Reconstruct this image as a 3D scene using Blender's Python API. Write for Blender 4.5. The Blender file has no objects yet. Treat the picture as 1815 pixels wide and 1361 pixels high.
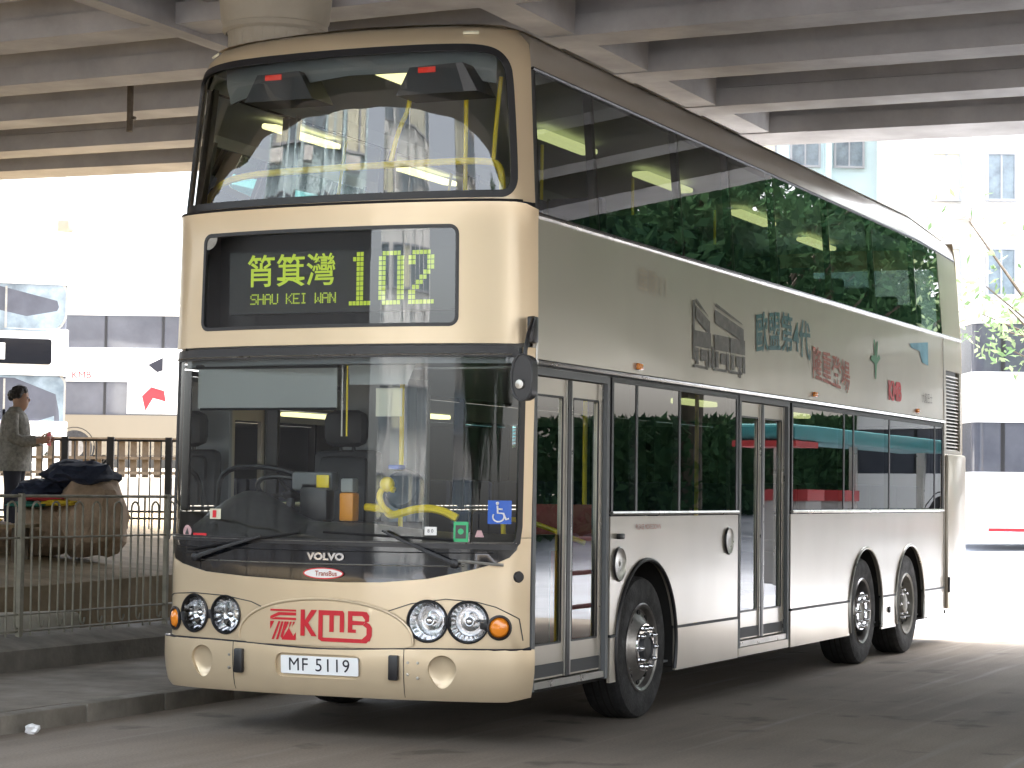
import bpy, bmesh, math, random
import numpy as np
from mathutils import Vector, Matrix
from mathutils.geometry import delaunay_2d_cdt
random.seed(7); rng = np.random.default_rng(7)
R = math.radians
scene = bpy.context.scene
COL = scene.collection

# ------------------------------------------------------------------ camera
cd = bpy.data.cameras.new('camera'); cam = bpy.data.objects.new('camera', cd); COL.objects.link(cam)
scene.camera = cam
cd.sensor_width = 36.0; cd.lens = 36.0 * 3984.48 / 1815.0
cd.clip_end = 2000.0; cd.clip_start = 0.1
YAW, PITCH, ROLL = .417293, .0481646, .0122509
cy_, sy_ = math.cos(YAW), math.sin(YAW)
fw = Vector((-sy_ * math.cos(PITCH), cy_ * math.cos(PITCH), math.sin(PITCH)))
rt = Vector((cy_, sy_, 0)); up = rt.cross(fw)
r2 = rt * math.cos(ROLL) + up * math.sin(ROLL); u2 = -rt * math.sin(ROLL) + up * math.cos(ROLL)
m = Matrix((r2, u2, -fw)).transposed().to_4x4(); m.translation = Vector((6.62431, -12.09949, 1.52469))
cam.matrix_world = m
cd.dof.use_dof = False

# ------------------------------------------------------------------ sky, sun, exposure
SUN_EL, SUN_AZ = R(66), R(62)          # azimuth clockwise from +Y
w = bpy.data.worlds.new('World'); scene.world = w; w.use_nodes = True
nt = w.node_tree; nt.nodes.clear()
sk = nt.nodes.new('ShaderNodeTexSky'); sk.sky_type = 'NISHITA'; sk.sun_disc = False
sk.sun_elevation = SUN_EL; sk.sun_rotation = SUN_AZ; sk.air_density = 1.0; sk.dust_density = 7.0; sk.ozone_density = 1.0
bg = nt.nodes.new('ShaderNodeBackground'); bg.inputs['Strength'].default_value = 0.15
wo = nt.nodes.new('ShaderNodeOutputWorld')
hs = nt.nodes.new('ShaderNodeHueSaturation'); hs.inputs['Saturation'].default_value = .4; hs.inputs['Value'].default_value = 1.5   # thin white overcast
nt.links.new(sk.outputs[0], hs.inputs['Color']); nt.links.new(hs.outputs[0], bg.inputs[0]); nt.links.new(bg.outputs[0], wo.inputs[0])
sl = bpy.data.lights.new('sun', 'SUN'); sl.energy = 2.6; sl.angle = R(12); sl.color = (1, .975, .94)
sun = bpy.data.objects.new('sun', sl); COL.objects.link(sun)
sdir = Vector((math.sin(SUN_AZ) * math.cos(SUN_EL), math.cos(SUN_AZ) * math.cos(SUN_EL), math.sin(SUN_EL)))
sun.rotation_euler = sdir.to_track_quat('Z', 'Y').to_euler(); sun.location = sdir * 60
scene.view_settings.view_transform = 'Standard'; scene.view_settings.look = 'None'
scene.view_settings.exposure = 2.7; scene.view_settings.gamma = 1.0
scene.view_settings.use_curve_mapping = False
scene.render.engine = 'CYCLES'
scene.cycles.max_bounces = 10; scene.cycles.diffuse_bounces = 4; scene.cycles.glossy_bounces = 5
scene.cycles.transmission_bounces = 6; scene.cycles.transparent_max_bounces = 16
scene.cycles.use_denoising = True; scene.cycles.sample_clamp_indirect = 8.0
scene.cycles.caustics_reflective = False; scene.cycles.caustics_refractive = False

# ------------------------------------------------------------------ materials
def mat(name, col, rough=.5, metal=0., noise=0., nscale=5., bump=0., bscale=40., coat=0., emit=None, estr=1., stretch=None, col2=None, spec=None):
    m = bpy.data.materials.new(name); m.use_nodes = True; n = m.node_tree; b = n.nodes['Principled BSDF']
    b.inputs['Base Color'].default_value = (*col, 1); b.inputs['Roughness'].default_value = rough; b.inputs['Metallic'].default_value = metal
    b.inputs['Coat Weight'].default_value = coat
    if spec is not None: b.inputs['Specular IOR Level'].default_value = spec
    if emit: b.inputs['Emission Color'].default_value = (*emit, 1); b.inputs['Emission Strength'].default_value = estr
    if noise or bump:
        tc = n.nodes.new('ShaderNodeTexCoord'); mp = n.nodes.new('ShaderNodeMapping'); n.links.new(tc.outputs['Object'], mp.inputs[0])
        if stretch: mp.inputs['Scale'].default_value = stretch
    if noise:
        t = n.nodes.new('ShaderNodeTexNoise'); t.inputs['Scale'].default_value = nscale; t.inputs['Detail'].default_value = 8; t.inputs['Roughness'].default_value = .62
        n.links.new(mp.outputs[0], t.inputs[0])
        mx = n.nodes.new('ShaderNodeMix'); mx.data_type = 'RGBA'
        cr = n.nodes.new('ShaderNodeMapRange'); cr.inputs[1].default_value = .3; cr.inputs[2].default_value = .7
        n.links.new(t.outputs[0], cr.inputs[0]); n.links.new(cr.outputs[0], mx.inputs[0])
        c2 = col2 or tuple(c * (1 - noise) for c in col)
        mx.inputs[6].default_value = (*col, 1); mx.inputs[7].default_value = (*c2, 1)
        n.links.new(mx.outputs[2], b.inputs['Base Color'])
        rr = n.nodes.new('ShaderNodeMapRange'); rr.inputs[1].default_value = .3; rr.inputs[2].default_value = .7
        rr.inputs[3].default_value = max(.02, rough * .8); rr.inputs[4].default_value = min(1, rough * 1.25)
        n.links.new(t.outputs[0], rr.inputs[0]); n.links.new(rr.outputs[0], b.inputs['Roughness'])
    if bump:
        t2 = n.nodes.new('ShaderNodeTexNoise'); t2.inputs['Scale'].default_value = bscale; t2.inputs['Detail'].default_value = 5
        n.links.new(mp.outputs[0], t2.inputs[0])
        bp = n.nodes.new('ShaderNodeBump'); bp.inputs['Strength'].default_value = bump; bp.inputs['Distance'].default_value = .02
        n.links.new(t2.outputs[0], bp.inputs['Height']); n.links.new(bp.outputs[0], b.inputs['Normal'])
    return m

def glass(name, tint=(.75, .8, .8), ior=1.5, rough=.0, wob=0.):
    m = bpy.data.materials.new(name); m.use_nodes = True; n = m.node_tree; n.nodes.clear()
    o = n.nodes.new('ShaderNodeOutputMaterial'); mx = n.nodes.new('ShaderNodeMixShader'); fr = n.nodes.new('ShaderNodeFresnel')
    fr.inputs[0].default_value = ior
    t = n.nodes.new('ShaderNodeBsdfTransparent'); t.inputs[0].default_value = (*tint, 1)
    g = n.nodes.new('ShaderNodeBsdfGlossy'); g.inputs['Roughness'].default_value = rough; g.inputs[0].default_value = (1, 1, 1, 1)
    n.links.new(fr.outputs[0], mx.inputs[0]); n.links.new(t.outputs[0], mx.inputs[1]); n.links.new(g.outputs[0], mx.inputs[2]); n.links.new(mx.outputs[0], o.inputs[0])
    if wob:
        tc = n.nodes.new('ShaderNodeTexCoord'); no = n.nodes.new('ShaderNodeTexNoise'); no.inputs['Scale'].default_value = 1.3; no.inputs['Detail'].default_value = 1
        n.links.new(tc.outputs['Object'], no.inputs[0])
        bp = n.nodes.new('ShaderNodeBump'); bp.inputs['Strength'].default_value = wob; bp.inputs['Distance'].default_value = .01
        n.links.new(no.outputs[0], bp.inputs['Height']); n.links.new(bp.outputs[0], g.inputs['Normal']); n.links.new(bp.outputs[0], fr.inputs['Normal'])
    return m

def paint_mat(name, col, col2, rough=.22, metal=.6, dirt=.25, wob=.06):
    """metallic coach paint: faint panel waviness, road film as low-frequency patches and vertical runs"""
    m = bpy.data.materials.new(name); m.use_nodes = True; n = m.node_tree; b = n.nodes['Principled BSDF']; L = n.links.new
    tc = n.nodes.new('ShaderNodeTexCoord')
    mp = n.nodes.new('ShaderNodeMapping'); mp.inputs['Scale'].default_value = (1.6, 1.6, .7); L(tc.outputs['Object'], mp.inputs[0])
    t = n.nodes.new('ShaderNodeTexNoise'); t.inputs['Scale'].default_value = .8; t.inputs['Detail'].default_value = 3; t.inputs['Roughness'].default_value = .45; L(mp.outputs[0], t.inputs[0])
    mr = n.nodes.new('ShaderNodeMapRange'); mr.inputs[1].default_value = .45; mr.inputs[2].default_value = .8; mr.inputs[3].default_value = 0; mr.inputs[4].default_value = dirt; L(t.outputs[0], mr.inputs[0])
    mx = n.nodes.new('ShaderNodeMix'); mx.data_type = 'RGBA'; mx.inputs[6].default_value = (*col, 1); mx.inputs[7].default_value = (*col2, 1)
    L(mr.outputs[0], mx.inputs[0]); L(mx.outputs[2], b.inputs['Base Color'])
    r2_ = n.nodes.new('ShaderNodeMapRange'); r2_.inputs[1].default_value = .3; r2_.inputs[2].default_value = .75; r2_.inputs[3].default_value = rough; r2_.inputs[4].default_value = rough + .08; L(t.outputs[0], r2_.inputs[0]); L(r2_.outputs[0], b.inputs['Roughness'])
    b.inputs['Metallic'].default_value = metal; b.inputs['Coat Weight'].default_value = .35; b.inputs['Coat Roughness'].default_value = .08
    w1 = n.nodes.new('ShaderNodeTexNoise'); w1.inputs['Scale'].default_value = 1.1; w1.inputs['Detail'].default_value = 2; L(tc.outputs['Object'], w1.inputs[0])
    bp = n.nodes.new('ShaderNodeBump'); bp.inputs['Strength'].default_value = wob; bp.inputs['Distance'].default_value = .12; L(w1.outputs[0], bp.inputs['Height']); L(bp.outputs[0], b.inputs['Normal'])
    L(bp.outputs[0], b.inputs['Coat Normal'])
    return m

M = {}
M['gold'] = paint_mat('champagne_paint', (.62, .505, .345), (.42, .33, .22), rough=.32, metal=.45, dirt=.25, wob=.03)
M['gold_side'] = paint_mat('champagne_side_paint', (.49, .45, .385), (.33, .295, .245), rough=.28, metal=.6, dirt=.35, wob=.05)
M['black'] = mat('black_rubber', (.012, .012, .014), .38)
M['blackgloss'] = mat('black_gloss_panel', (.008, .009, .012), .08, coat=.5)
M['rubber'] = mat('tyre_rubber', (.025, .025, .026), .75, noise=.4, nscale=12, bump=.3, bscale=60)
M['under'] = mat('underbody_black', (.012, .011, .010), .9)
M['chrome'] = mat('chrome', (.75, .75, .76), .12, 1.)
M['steel'] = mat('wheel_steel', (.42, .41, .40), .32, .9, noise=.5, nscale=8)
M['rimgrey'] = mat('rim_paint', (.32, .31, .28), .45, .3, noise=.4, nscale=10)
M['alu'] = mat('aluminium_trim', (.48, .47, .44), .3, .9, noise=.2)
M['glass'] = glass('windscreen_glass', (.86, .90, .90), 1.9)
M['lowglass'] = glass('lower_windscreen_glass', (.90, .94, .94), 1.6)
M['dispglass'] = glass('display_glass', (.9, .93, .93), 1.9)
M['oglass'] = glass('offside_window_glass', (.78, .82, .80), 1.25)
M['sglass'] = glass('side_window_glass', (.28, .34, .32), 1.75, wob=.05)
M['dglass'] = glass('door_glass', (.60, .66, .65), 1.75)
M['farglass'] = mat('far_window_glass', (.05, .055, .07), .08, 0, spec=.9, noise=.5, nscale=1.1, col2=(.085, .09, .11))  # mottled tones stand in for reflections in the panes
M['reflect_tone_glass'] = mat('painted_reflection_glass', (.07, .09, .11), .12, 0, spec=.8, noise=.5, nscale=1.6, col2=(.24, .30, .34))  # pale noise patches imitate reflections on the glass
M['sunlit_ground'] = mat('sunlit_ground_tone', (.33, .35, .39), .75, noise=.25, nscale=1.2, bump=.2, bscale=20)  # paler ground tone painted in for sunlight beyond the deck
M['dark_blocker'] = mat('dark_blocker_surface', (.018, .018, .02), .7, noise=.3, nscale=.6)  # near-black so the added block keeps windscreen reflections dark
M['lens'] = glass('lamp_lens', (.95, .97, .98), 1.5)
M['amber'] = mat('amber_lens', (.85, .26, .02), .15, coat=.6)
M['red'] = mat('red_letter', (.62, .02, .03), .3)
M['maroon'] = mat('red_fleet_lettering', (.52, .008, .02), .4)
M['white'] = mat('white_paint', (.80, .80, .78), .35)
M['plate'] = mat('number_plate_white', (.82, .84, .84), .3)
M['ink'] = mat('black_ink', (.01, .01, .02), .4)
M['teal'] = mat('teal_lettering', (.01, .11, .125), .35)
M['faded_red'] = mat('faded_red_lettering', (.42, .10, .06), .4, noise=.35, nscale=20)
M['ad_grey'] = mat('faded_grey_print', (.13, .115, .10), .4, noise=.5, nscale=14)
M['ad_green'] = mat('green_print', (.05, .22, .10), .4)
M['ad_blue'] = mat('blue_print', (.12, .32, .42), .4, noise=.3, nscale=5)
M['ghost'] = mat('ghost_lettering', (.42, .36, .27), .35)
M['led'] = mat('display_dots', (.2, .25, .02), .4, emit=(.72, .95, .06), estr=.09)
M['dispback'] = mat('display_backing', (.022, .024, .024), .35)
M['disprim'] = mat('display_housing', (.035, .037, .038), .5)
M['yellow'] = mat('yellow_handrail', (.90, .68, .01), .3, coat=.3)
M['lampon'] = mat('saloon_light', (.9, .85, .5), .4, emit=(1, .93, .42), estr=.30)
M['ceil'] = mat('saloon_ceiling', (.42, .45, .45), .55)
M['partition'] = mat('cab_partition_grey', (.30, .31, .31), .6)
M['cove'] = mat('front_cove_grey', (.20, .215, .215), .6)
M['intgrey'] = mat('saloon_grey', (.16, .17, .175), .6)
M['intdark'] = mat('saloon_dark_grey', (.05, .052, .055), .55)
M['seatblk'] = mat('seat_black', (.015, .016, .018), .55)
M['seatblue'] = mat('saloon_seat_fabric', (.06, .07, .13), .8)
M['dash'] = mat('dashboard_grey', (.055, .055, .052), .42, noise=.25, nscale=9)
M['blind'] = mat('sun_blind', (.36, .38, .37), .7)
M['paper'] = mat('paper_notice', (.62, .60, .46), .6)
M['orange'] = mat('orange_liquid', (.85, .32, .01), .3)
M['greenst'] = mat('green_sticker', (.03, .42, .16), .4)
M['bluest'] = mat('blue_sticker', (.01, .10, .50), .35)
M['pink'] = mat('pink_sticker', (.55, .35, .36), .5)
M['redlamp'] = mat('red_sign', (.55, .02, .015), .4, emit=(.9, .05, .02), estr=.06)
M['deck_shade'] = mat('shade_darkened_concrete', (.11, .10, .09), .9, noise=.3, nscale=1.3)  # slab coloured darker to deepen the shade between the beams
M['conc'] = mat('flyover_concrete', (.40, .39, .385), .85, noise=.30, nscale=1.3, bump=.15, bscale=18)
M['conc2'] = mat('column_concrete', (.36, .33, .27), .85, noise=.2, nscale=1.5, bump=.15, bscale=18)
M['pave'] = mat('pavement_concrete', (.24, .21, .17), .8, noise=.42, nscale=2.2, bump=.3, bscale=30)
M['kerb'] = mat('kerb_stone_concrete', (.21, .19, .155), .8, noise=.4, nscale=4, bump=.3, bscale=30)
M['wall'] = mat('low_wall_concrete', (.22, .20, .165), .85, noise=.45, nscale=3, bump=.35, bscale=25)
M['soil'] = mat('bare_soil', (.24, .18, .10), .95, noise=.45, nscale=2.5, bump=.5, bscale=14)
M['fence'] = mat('railing_paint', (.29, .27, .205), .5, noise=.4, nscale=8)
M['fencedark'] = mat('far_railing', (.045, .045, .05), .5)
M['stone'] = mat('pale_stone', (.46, .43, .36), .8, noise=.25, nscale=5, bump=.3, bscale=22)
M['sack'] = mat('brown_sacking', (.38, .27, .18), .9, noise=.45, nscale=5, bump=.5, bscale=30)
M['navy'] = mat('dark_blue_cloth', (.018, .026, .055), .8, noise=.4, nscale=7)
M['clothred'] = mat('red_cloth', (.42, .03, .04), .8); M['clothyel'] = mat('yellow_cloth', (.62, .45, .03), .8); M['clothgrn'] = mat('green_cloth', (.03, .17, .13), .8)
M['skin'] = mat('skin', (.42, .25, .17), .55); M['hair'] = mat('black_hair', (.012, .010, .010), .6)
M['jacket'] = mat('grey_jacket', (.30, .29, .26), .85, noise=.55, nscale=22, bump=.4, bscale=30); M['trouser'] = mat('dark_trousers', (.02, .022, .035), .8)
M['buswhite'] = mat('white_bus_paint', (.78, .78, .76), .25, coat=.3)
M['busgold'] = mat('beige_bus_paint', (.20, .175, .13), .4)
M['bldblue'] = mat('pale_blue_render', (.55, .68, .70), .8, noise=.15, nscale=.6)
M['bldwhite'] = mat('pale_render', (.70, .69, .66), .8, noise=.12, nscale=.5)
M['bldgrey'] = mat('grey_render', (.34, .33, .31), .8, noise=.2, nscale=.5)
M['frame'] = mat('window_frame_grey', (.30, .31, .33), .5)
M['bark'] = mat('bark', (.11, .085, .06), .9, noise=.4, nscale=8)
M['canopy'] = mat('teal_canopy', (.02, .15, .155), .4)
M['redbar'] = mat('red_barrier_paint', (.28, .02, .02), .45)
M['litter'] = mat('crumpled_paper', (.75, .75, .75), .7)
def leafmat(name, c1, c2):
    m = bpy.data.materials.new(name); m.use_nodes = True; n = m.node_tree; n.nodes.clear()
    o = n.nodes.new('ShaderNodeOutputMaterial'); d = n.nodes.new('ShaderNodeBsdfDiffuse'); t = n.nodes.new('ShaderNodeBsdfTranslucent'); mx = n.nodes.new('ShaderNodeMixShader'); mx.inputs[0].default_value = .4
    g = n.nodes.new('ShaderNodeNewGeometry'); cr = n.nodes.new('ShaderNodeValToRGB'); cr.color_ramp.elements[0].color = (*c1, 1); cr.color_ramp.elements[1].color = (*c2, 1)
    n.links.new(g.outputs['Random Per Island'], cr.inputs[0]); n.links.new(cr.outputs[0], d.inputs[0]); n.links.new(cr.outputs[0], t.inputs[0])
    n.links.new(d.outputs[0], mx.inputs[1]); n.links.new(t.outputs[0], mx.inputs[2]); n.links.new(mx.outputs[0], o.inputs[0]); return m
M['leaf'] = leafmat('tree_leaves', (.02, .055, .028), (.055, .115, .05))
M['leaf2'] = leafmat('pale_tree_leaves', (.12, .20, .09), (.26, .32, .18))

# ground: worn asphalt with darker oil film and polished tyre tracks
def ground_mat():
    m = bpy.data.materials.new('worn_asphalt'); m.use_nodes = True; n = m.node_tree; b = n.nodes['Principled BSDF']; L = n.links.new
    tc = n.nodes.new('ShaderNodeTexCoord')
    def nz(scale, det, st=(1, 1, 1), rot=0):
        mp = n.nodes.new('ShaderNodeMapping'); mp.inputs['Scale'].default_value = st; mp.inputs['Rotation'].default_value = (0, 0, rot); L(tc.outputs['Object'], mp.inputs[0])
        t = n.nodes.new('ShaderNodeTexNoise'); t.inputs['Scale'].default_value = scale; t.inputs['Detail'].default_value = det; L(mp.outputs[0], t.inputs[0]); return t
    def rng_(t, a, b_, c, d):
        r = n.nodes.new('ShaderNodeMapRange'); r.inputs[1].default_value = a; r.inputs[2].default_value = b_; r.inputs[3].default_value = c; r.inputs[4].default_value = d; L(t.outputs[0], r.inputs[0]); return r
    big = nz(.35, 6); fine = nz(60, 4); streak = nz(1.0, 9, (3.2, .35, 1), R(-32)); st2 = nz(1.0, 3, (7, .25, 1), R(-58))
    mx = n.nodes.new('ShaderNodeMix'); mx.data_type = 'RGBA'; mx.inputs[6].default_value = (.175, .145, .115, 1); mx.inputs[7].default_value = (.29, .245, .195, 1); L(rng_(big, .35, .65, 0, 1).outputs[0], mx.inputs[0])
    m2 = n.nodes.new('ShaderNodeMix'); m2.data_type = 'RGBA'; m2.blend_type = 'MULTIPLY'; L(rng_(streak, .45, .70, 0, .30).outputs[0], m2.inputs[0]); L(mx.outputs[2], m2.inputs[6]); m2.inputs[7].default_value = (.42, .40, .38, 1)
    m3 = n.nodes.new('ShaderNodeMix'); m3.data_type = 'RGBA'; m3.blend_type = 'MULTIPLY'; L(rng_(fine, .35, .65, 0, .5).outputs[0], m3.inputs[0]); L(m2.outputs[2], m3.inputs[6]); m3.inputs[7].default_value = (.55, .55, .55, 1)
    spot = nz(1.7, 4); m4 = n.nodes.new('ShaderNodeMix'); m4.data_type = 'RGBA'; m4.blend_type = 'MULTIPLY'; L(rng_(spot, .60, .68, 0, .7).outputs[0], m4.inputs[0]); L(m3.outputs[2], m4.inputs[6]); m4.inputs[7].default_value = (.40, .38, .36, 1)
    worn = nz(1.0, 9, (5, .16, 1), R(-52)); m5 = n.nodes.new('ShaderNodeMix'); m5.data_type = 'RGBA'; L(rng_(worn, .62, .74, 0, .55).outputs[0], m5.inputs[0]); L(m4.outputs[2], m5.inputs[6]); m5.inputs[7].default_value = (.27, .25, .22, 1)
    L(m5.outputs[2], b.inputs['Base Color']); L(rng_(st2, .58, .75, .78, .5).outputs[0], b.inputs['Roughness'])
    bp = n.nodes.new('ShaderNodeBump'); bp.inputs['Strength'].default_value = .35; bp.inputs['Distance'].default_value = .01; L(fine.outputs[0], bp.inputs['Height']); L(bp.outputs[0], b.inputs['Normal'])
    return m
M['ground'] = ground_mat()

# ------------------------------------------------------------------ object helpers
def link(name, me, parent=None):
    o = bpy.data.objects.new(name, me); COL.objects.link(o)
    if parent: o.parent = parent
    return o
def tag(o, label=None, cat=None, group=None, kind=None):
    if label: o['label'] = label
    if cat: o['category'] = cat
    if group: o['group'] = group
    if kind: o['kind'] = kind
    return o
def empty(name, loc=(0, 0, 0), rz=0.):
    o = bpy.data.objects.new(name, None); COL.objects.link(o); o.location = loc; o.rotation_euler = (0, 0, rz); o.empty_display_size = .2; return o
def copy_tree(o, parent=None):
    kids = [k for k in KIDS.get(o.name, [])] if False else list(o.children)
    c = o.copy(); COL.objects.link(c); c.parent = parent
    for k in kids: copy_tree(k, c)
    return c

class MB:
    def __init__(s): s.v = []; s.f = []; s.M = None
    def add(s, vs, fs):
        k = len(s.v)
        if s.M is not None: vs = [tuple(s.M @ Vector(p)) for p in vs]
        s.v += [tuple(p) for p in vs]; s.f += [tuple(i + k for i in f) for f in fs]; return s
    def box(s, x0, x1, y0, y1, z0, z1):
        v = [(x, y, z) for z in (z0, z1) for y in (y0, y1) for x in (x0, x1)]
        return s.add(v, [(0, 2, 3, 1), (4, 5, 7, 6), (0, 1, 5, 4), (2, 6, 7, 3), (0, 4, 6, 2), (1, 3, 7, 5)])
    def rbox(s, x0, x1, y0, y1, z0, z1, r=.02, seg=2):
        bm = bmesh.new(); bmesh.ops.create_cube(bm, size=1)
        for v in bm.verts: v.co = Vector((x0 + (v.co.x + .5) * (x1 - x0), y0 + (v.co.y + .5) * (y1 - y0), z0 + (v.co.z + .5) * (z1 - z0)))
        bmesh.ops.bevel(bm, geom=list(bm.edges), offset=min(r, .49 * min(x1 - x0, y1 - y0, z1 - z0)), segments=seg, affect='EDGES', profile=.5)
        bm.verts.index_update(); s.add([tuple(v.co) for v in bm.verts], [[v.index for v in f.verts] for f in bm.faces]); bm.free(); return s
    def prism(s, poly, fn, a, b):
        """poly of 2D points; fn(u,v,w)->xyz; extruded w from a to b"""
        n = len(poly); vs = [fn(u, v, a) for u, v in poly] + [fn(u, v, b) for u, v in poly]
        return s.add(vs, [tuple(range(n))[::-1], tuple(range(n, 2 * n))] + [(i, (i + 1) % n, n + (i + 1) % n, n + i) for i in range(n)])
    def tube(s, pts, r, n=8, cap=True):
        pts = [Vector(p) for p in pts]; vs = []; fs = []; N = len(pts); prev = None
        rs = r if isinstance(r, (list, tuple)) else [r] * N
        for i, p in enumerate(pts):
            t = (pts[min(i + 1, N - 1)] - pts[max(i - 1, 0)]).normalized()
            a = t.cross(Vector((0, 0, 1))) if prev is None else prev - t * prev.dot(t)
            if a.length < 1e-4: a = t.cross(Vector((1, 0, 0)))
            a.normalize(); prev = a; b = t.cross(a)
            for k in range(n):
                th = 2 * math.pi * k / n; vs.append(p + (a * math.cos(th) + b * math.sin(th)) * rs[i])
        for i in range(N - 1):
            for k in range(n): fs.append((i * n + k, i * n + (k + 1) % n, (i + 1) * n + (k + 1) % n, (i + 1) * n + k))
        if cap: fs += [tuple(range(n))[::-1], tuple(range((N - 1) * n, N * n))]
        return s.add(vs, fs)
    def lathe(s, prof, n=32, axis='z', cap=False):
        """prof: (r,h) pairs"""
        vs = []; fs = []
        for r, h in prof:
            for k in range(n):
                th = 2 * math.pi * k / n; c, d = r * math.cos(th), r * math.sin(th)
                vs.append((c, d, h) if axis == 'z' else ((h, c, d) if axis == 'x' else (c, h, d)))
        for i in range(len(prof) - 1):
            for k in range(n): fs.append((i * n + k, i * n + (k + 1) % n, (i + 1) * n + (k + 1) % n, (i + 1) * n + k))
        if cap: fs += [tuple(range(n)), tuple(range((len(prof) - 1) * n, len(prof) * n))]
        return s.add(vs, fs)
    def ball(s, c, r, n=12, sc=(1, 1, 1)):
        vs = []; fs = []; h = n // 2
        for i in range(h + 1):
            ph = math.pi * i / h
            for k in range(n):
                th = 2 * math.pi * k / n; vs.append((c[0] + r * sc[0] * math.sin(ph) * math.cos(th), c[1] + r * sc[1] * math.sin(ph) * math.sin(th), c[2] + r * sc[2] * math.cos(ph)))
        for i in range(h):
            for k in range(n): fs.append((i * n + k, i * n + (k + 1) % n, (i + 1) * n + (k + 1) % n, (i + 1) * n + k))
        return s.add(vs, fs)
    def mesh(s, name, mt, smooth=True, ang=35):
        me = bpy.data.meshes.new(name); me.from_pydata(s.v, [], s.f)
        bm = bmesh.new(); bm.from_mesh(me); bmesh.ops.remove_doubles(bm, verts=bm.verts, dist=1e-5)
        bmesh.ops.recalc_face_normals(bm, faces=bm.faces); bm.to_mesh(me); bm.free()
        me.materials.append(mt)
        if smooth:
            me.polygons.foreach_set('use_smooth', [True] * len(me.polygons)); me.set_sharp_from_angle(angle=R(ang))
        me.update(); return me
    def build(s, name, mt, parent=None, smooth=True, ang=35): return link(name, s.mesh(name, mt, smooth, ang), parent)

def pip(x, y, poly):
    c = False; n = len(poly); j = n - 1
    for i in range(n):
        xi, yi = poly[i]; xj, yj = poly[j]
        if (yi > y) != (yj > y) and x < (xj - xi) * (y - yi) / (yj - yi) + xi: c = not c
        j = i
    return c
def rrect(x0, x1, y0, y1, r=.05, n=5):
    rs = r if isinstance(r, (list, tuple)) else [r] * 4      # order: ll, lr, ur, ul
    P = []
    for (cx, cy, a0), q in zip(((x0, y0, 180), (x1, y0, 270), (x1, y1, 0), (x0, y1, 90)), rs):
        if q <= 0: P.append((cx, cy)); continue
        ox = cx + q * (1 if cx == x0 else -1); oy = cy + q * (1 if cy == y0 else -1)
        for k in range(n + 1):
            a = R(a0 + 90 * k / n); P.append((ox + q * math.cos(a), oy + q * math.sin(a)))
    return P
def circ(cx, cy, r, n=28, ry=None): return [(cx + r * math.cos(2 * math.pi * k / n), cy + (ry or r) * math.sin(2 * math.pi * k / n)) for k in range(n)]
def densify(poly, step):
    out = []
    for i, p in enumerate(poly):
        q = poly[(i + 1) % len(poly)]; d = math.hypot(q[0] - p[0], q[1] - p[1]); k = max(1, int(d / step))
        out += [(p[0] + (q[0] - p[0]) * j / k, p[1] + (q[1] - p[1]) * j / k) for j in range(k)]
    return out
def sheet(name, outer, holes, fn, mt, parent, step=.12, thick=.02, ang=40):
    """a curved panel: outline and openings in 2D, mapped by fn(a,b,off), given thickness inwards"""
    loops = [densify(outer, step)] + [densify(h, step) for h in holes]
    V = []; E = []
    for lp in loops:
        k = len(V); V += [Vector(p) for p in lp]; E += [(k + i, k + (i + 1) % len(lp)) for i in range(len(lp))]
    xs = [p[0] for p in loops[0]]; ys = [p[1] for p in loops[0]]
    nx = int((max(xs) - min(xs)) / step); ny = int((max(ys) - min(ys)) / step)
    for i in range(1, nx + 1):
        for j in range(1, ny + 1):
            x = min(xs) + (i - .5) * (max(xs) - min(xs)) / nx; y = min(ys) + (j - .5) * (max(ys) - min(ys)) / ny
            if pip(x, y, outer) and not any(pip(x, y, h) for h in holes): V.append(Vector((x, y)))
    v2, e2, f2, *_ = delaunay_2d_cdt(V, E, [], 0, 1e-5)
    keep = []
    for f in f2:
        cx = sum(v2[i][0] for i in f) / 3; cy = sum(v2[i][1] for i in f) / 3
        if pip(cx, cy, outer) and not any(pip(cx, cy, h) for h in holes): keep.append(tuple(f))
    n = len(v2); vs = [tuple(fn(p[0], p[1], 0.)) for p in v2] + [tuple(fn(p[0], p[1], -thick)) for p in v2]
    cnt = {}
    for f in keep:
        for a, b in zip(f, f[1:] + f[:1]): cnt[(a, b)] = cnt.get((a, b), 0) + 1
    fs = list(keep) + ([tuple(i + n for i in f[::-1]) for f in keep] if thick else [])
    for (a, b) in (cnt if thick else ()):
        if (b, a) not in cnt: fs.append((b, a, a + n, b + n))
    me = bpy.data.meshes.new(name); me.from_pydata(vs, [], fs)
    bm = bmesh.new(); bm.from_mesh(me); bmesh.ops.delete(bm, geom=[v for v in bm.verts if not v.link_faces], context='VERTS'); bmesh.ops.recalc_face_normals(bm, faces=bm.faces); bm.to_mesh(me); bm.free()
    me.materials.append(mt); me.polygons.foreach_set('use_smooth', [True] * len(me.polygons)); me.set_sharp_from_angle(angle=R(ang)); me.update()
    return link(name, me, parent)

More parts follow.
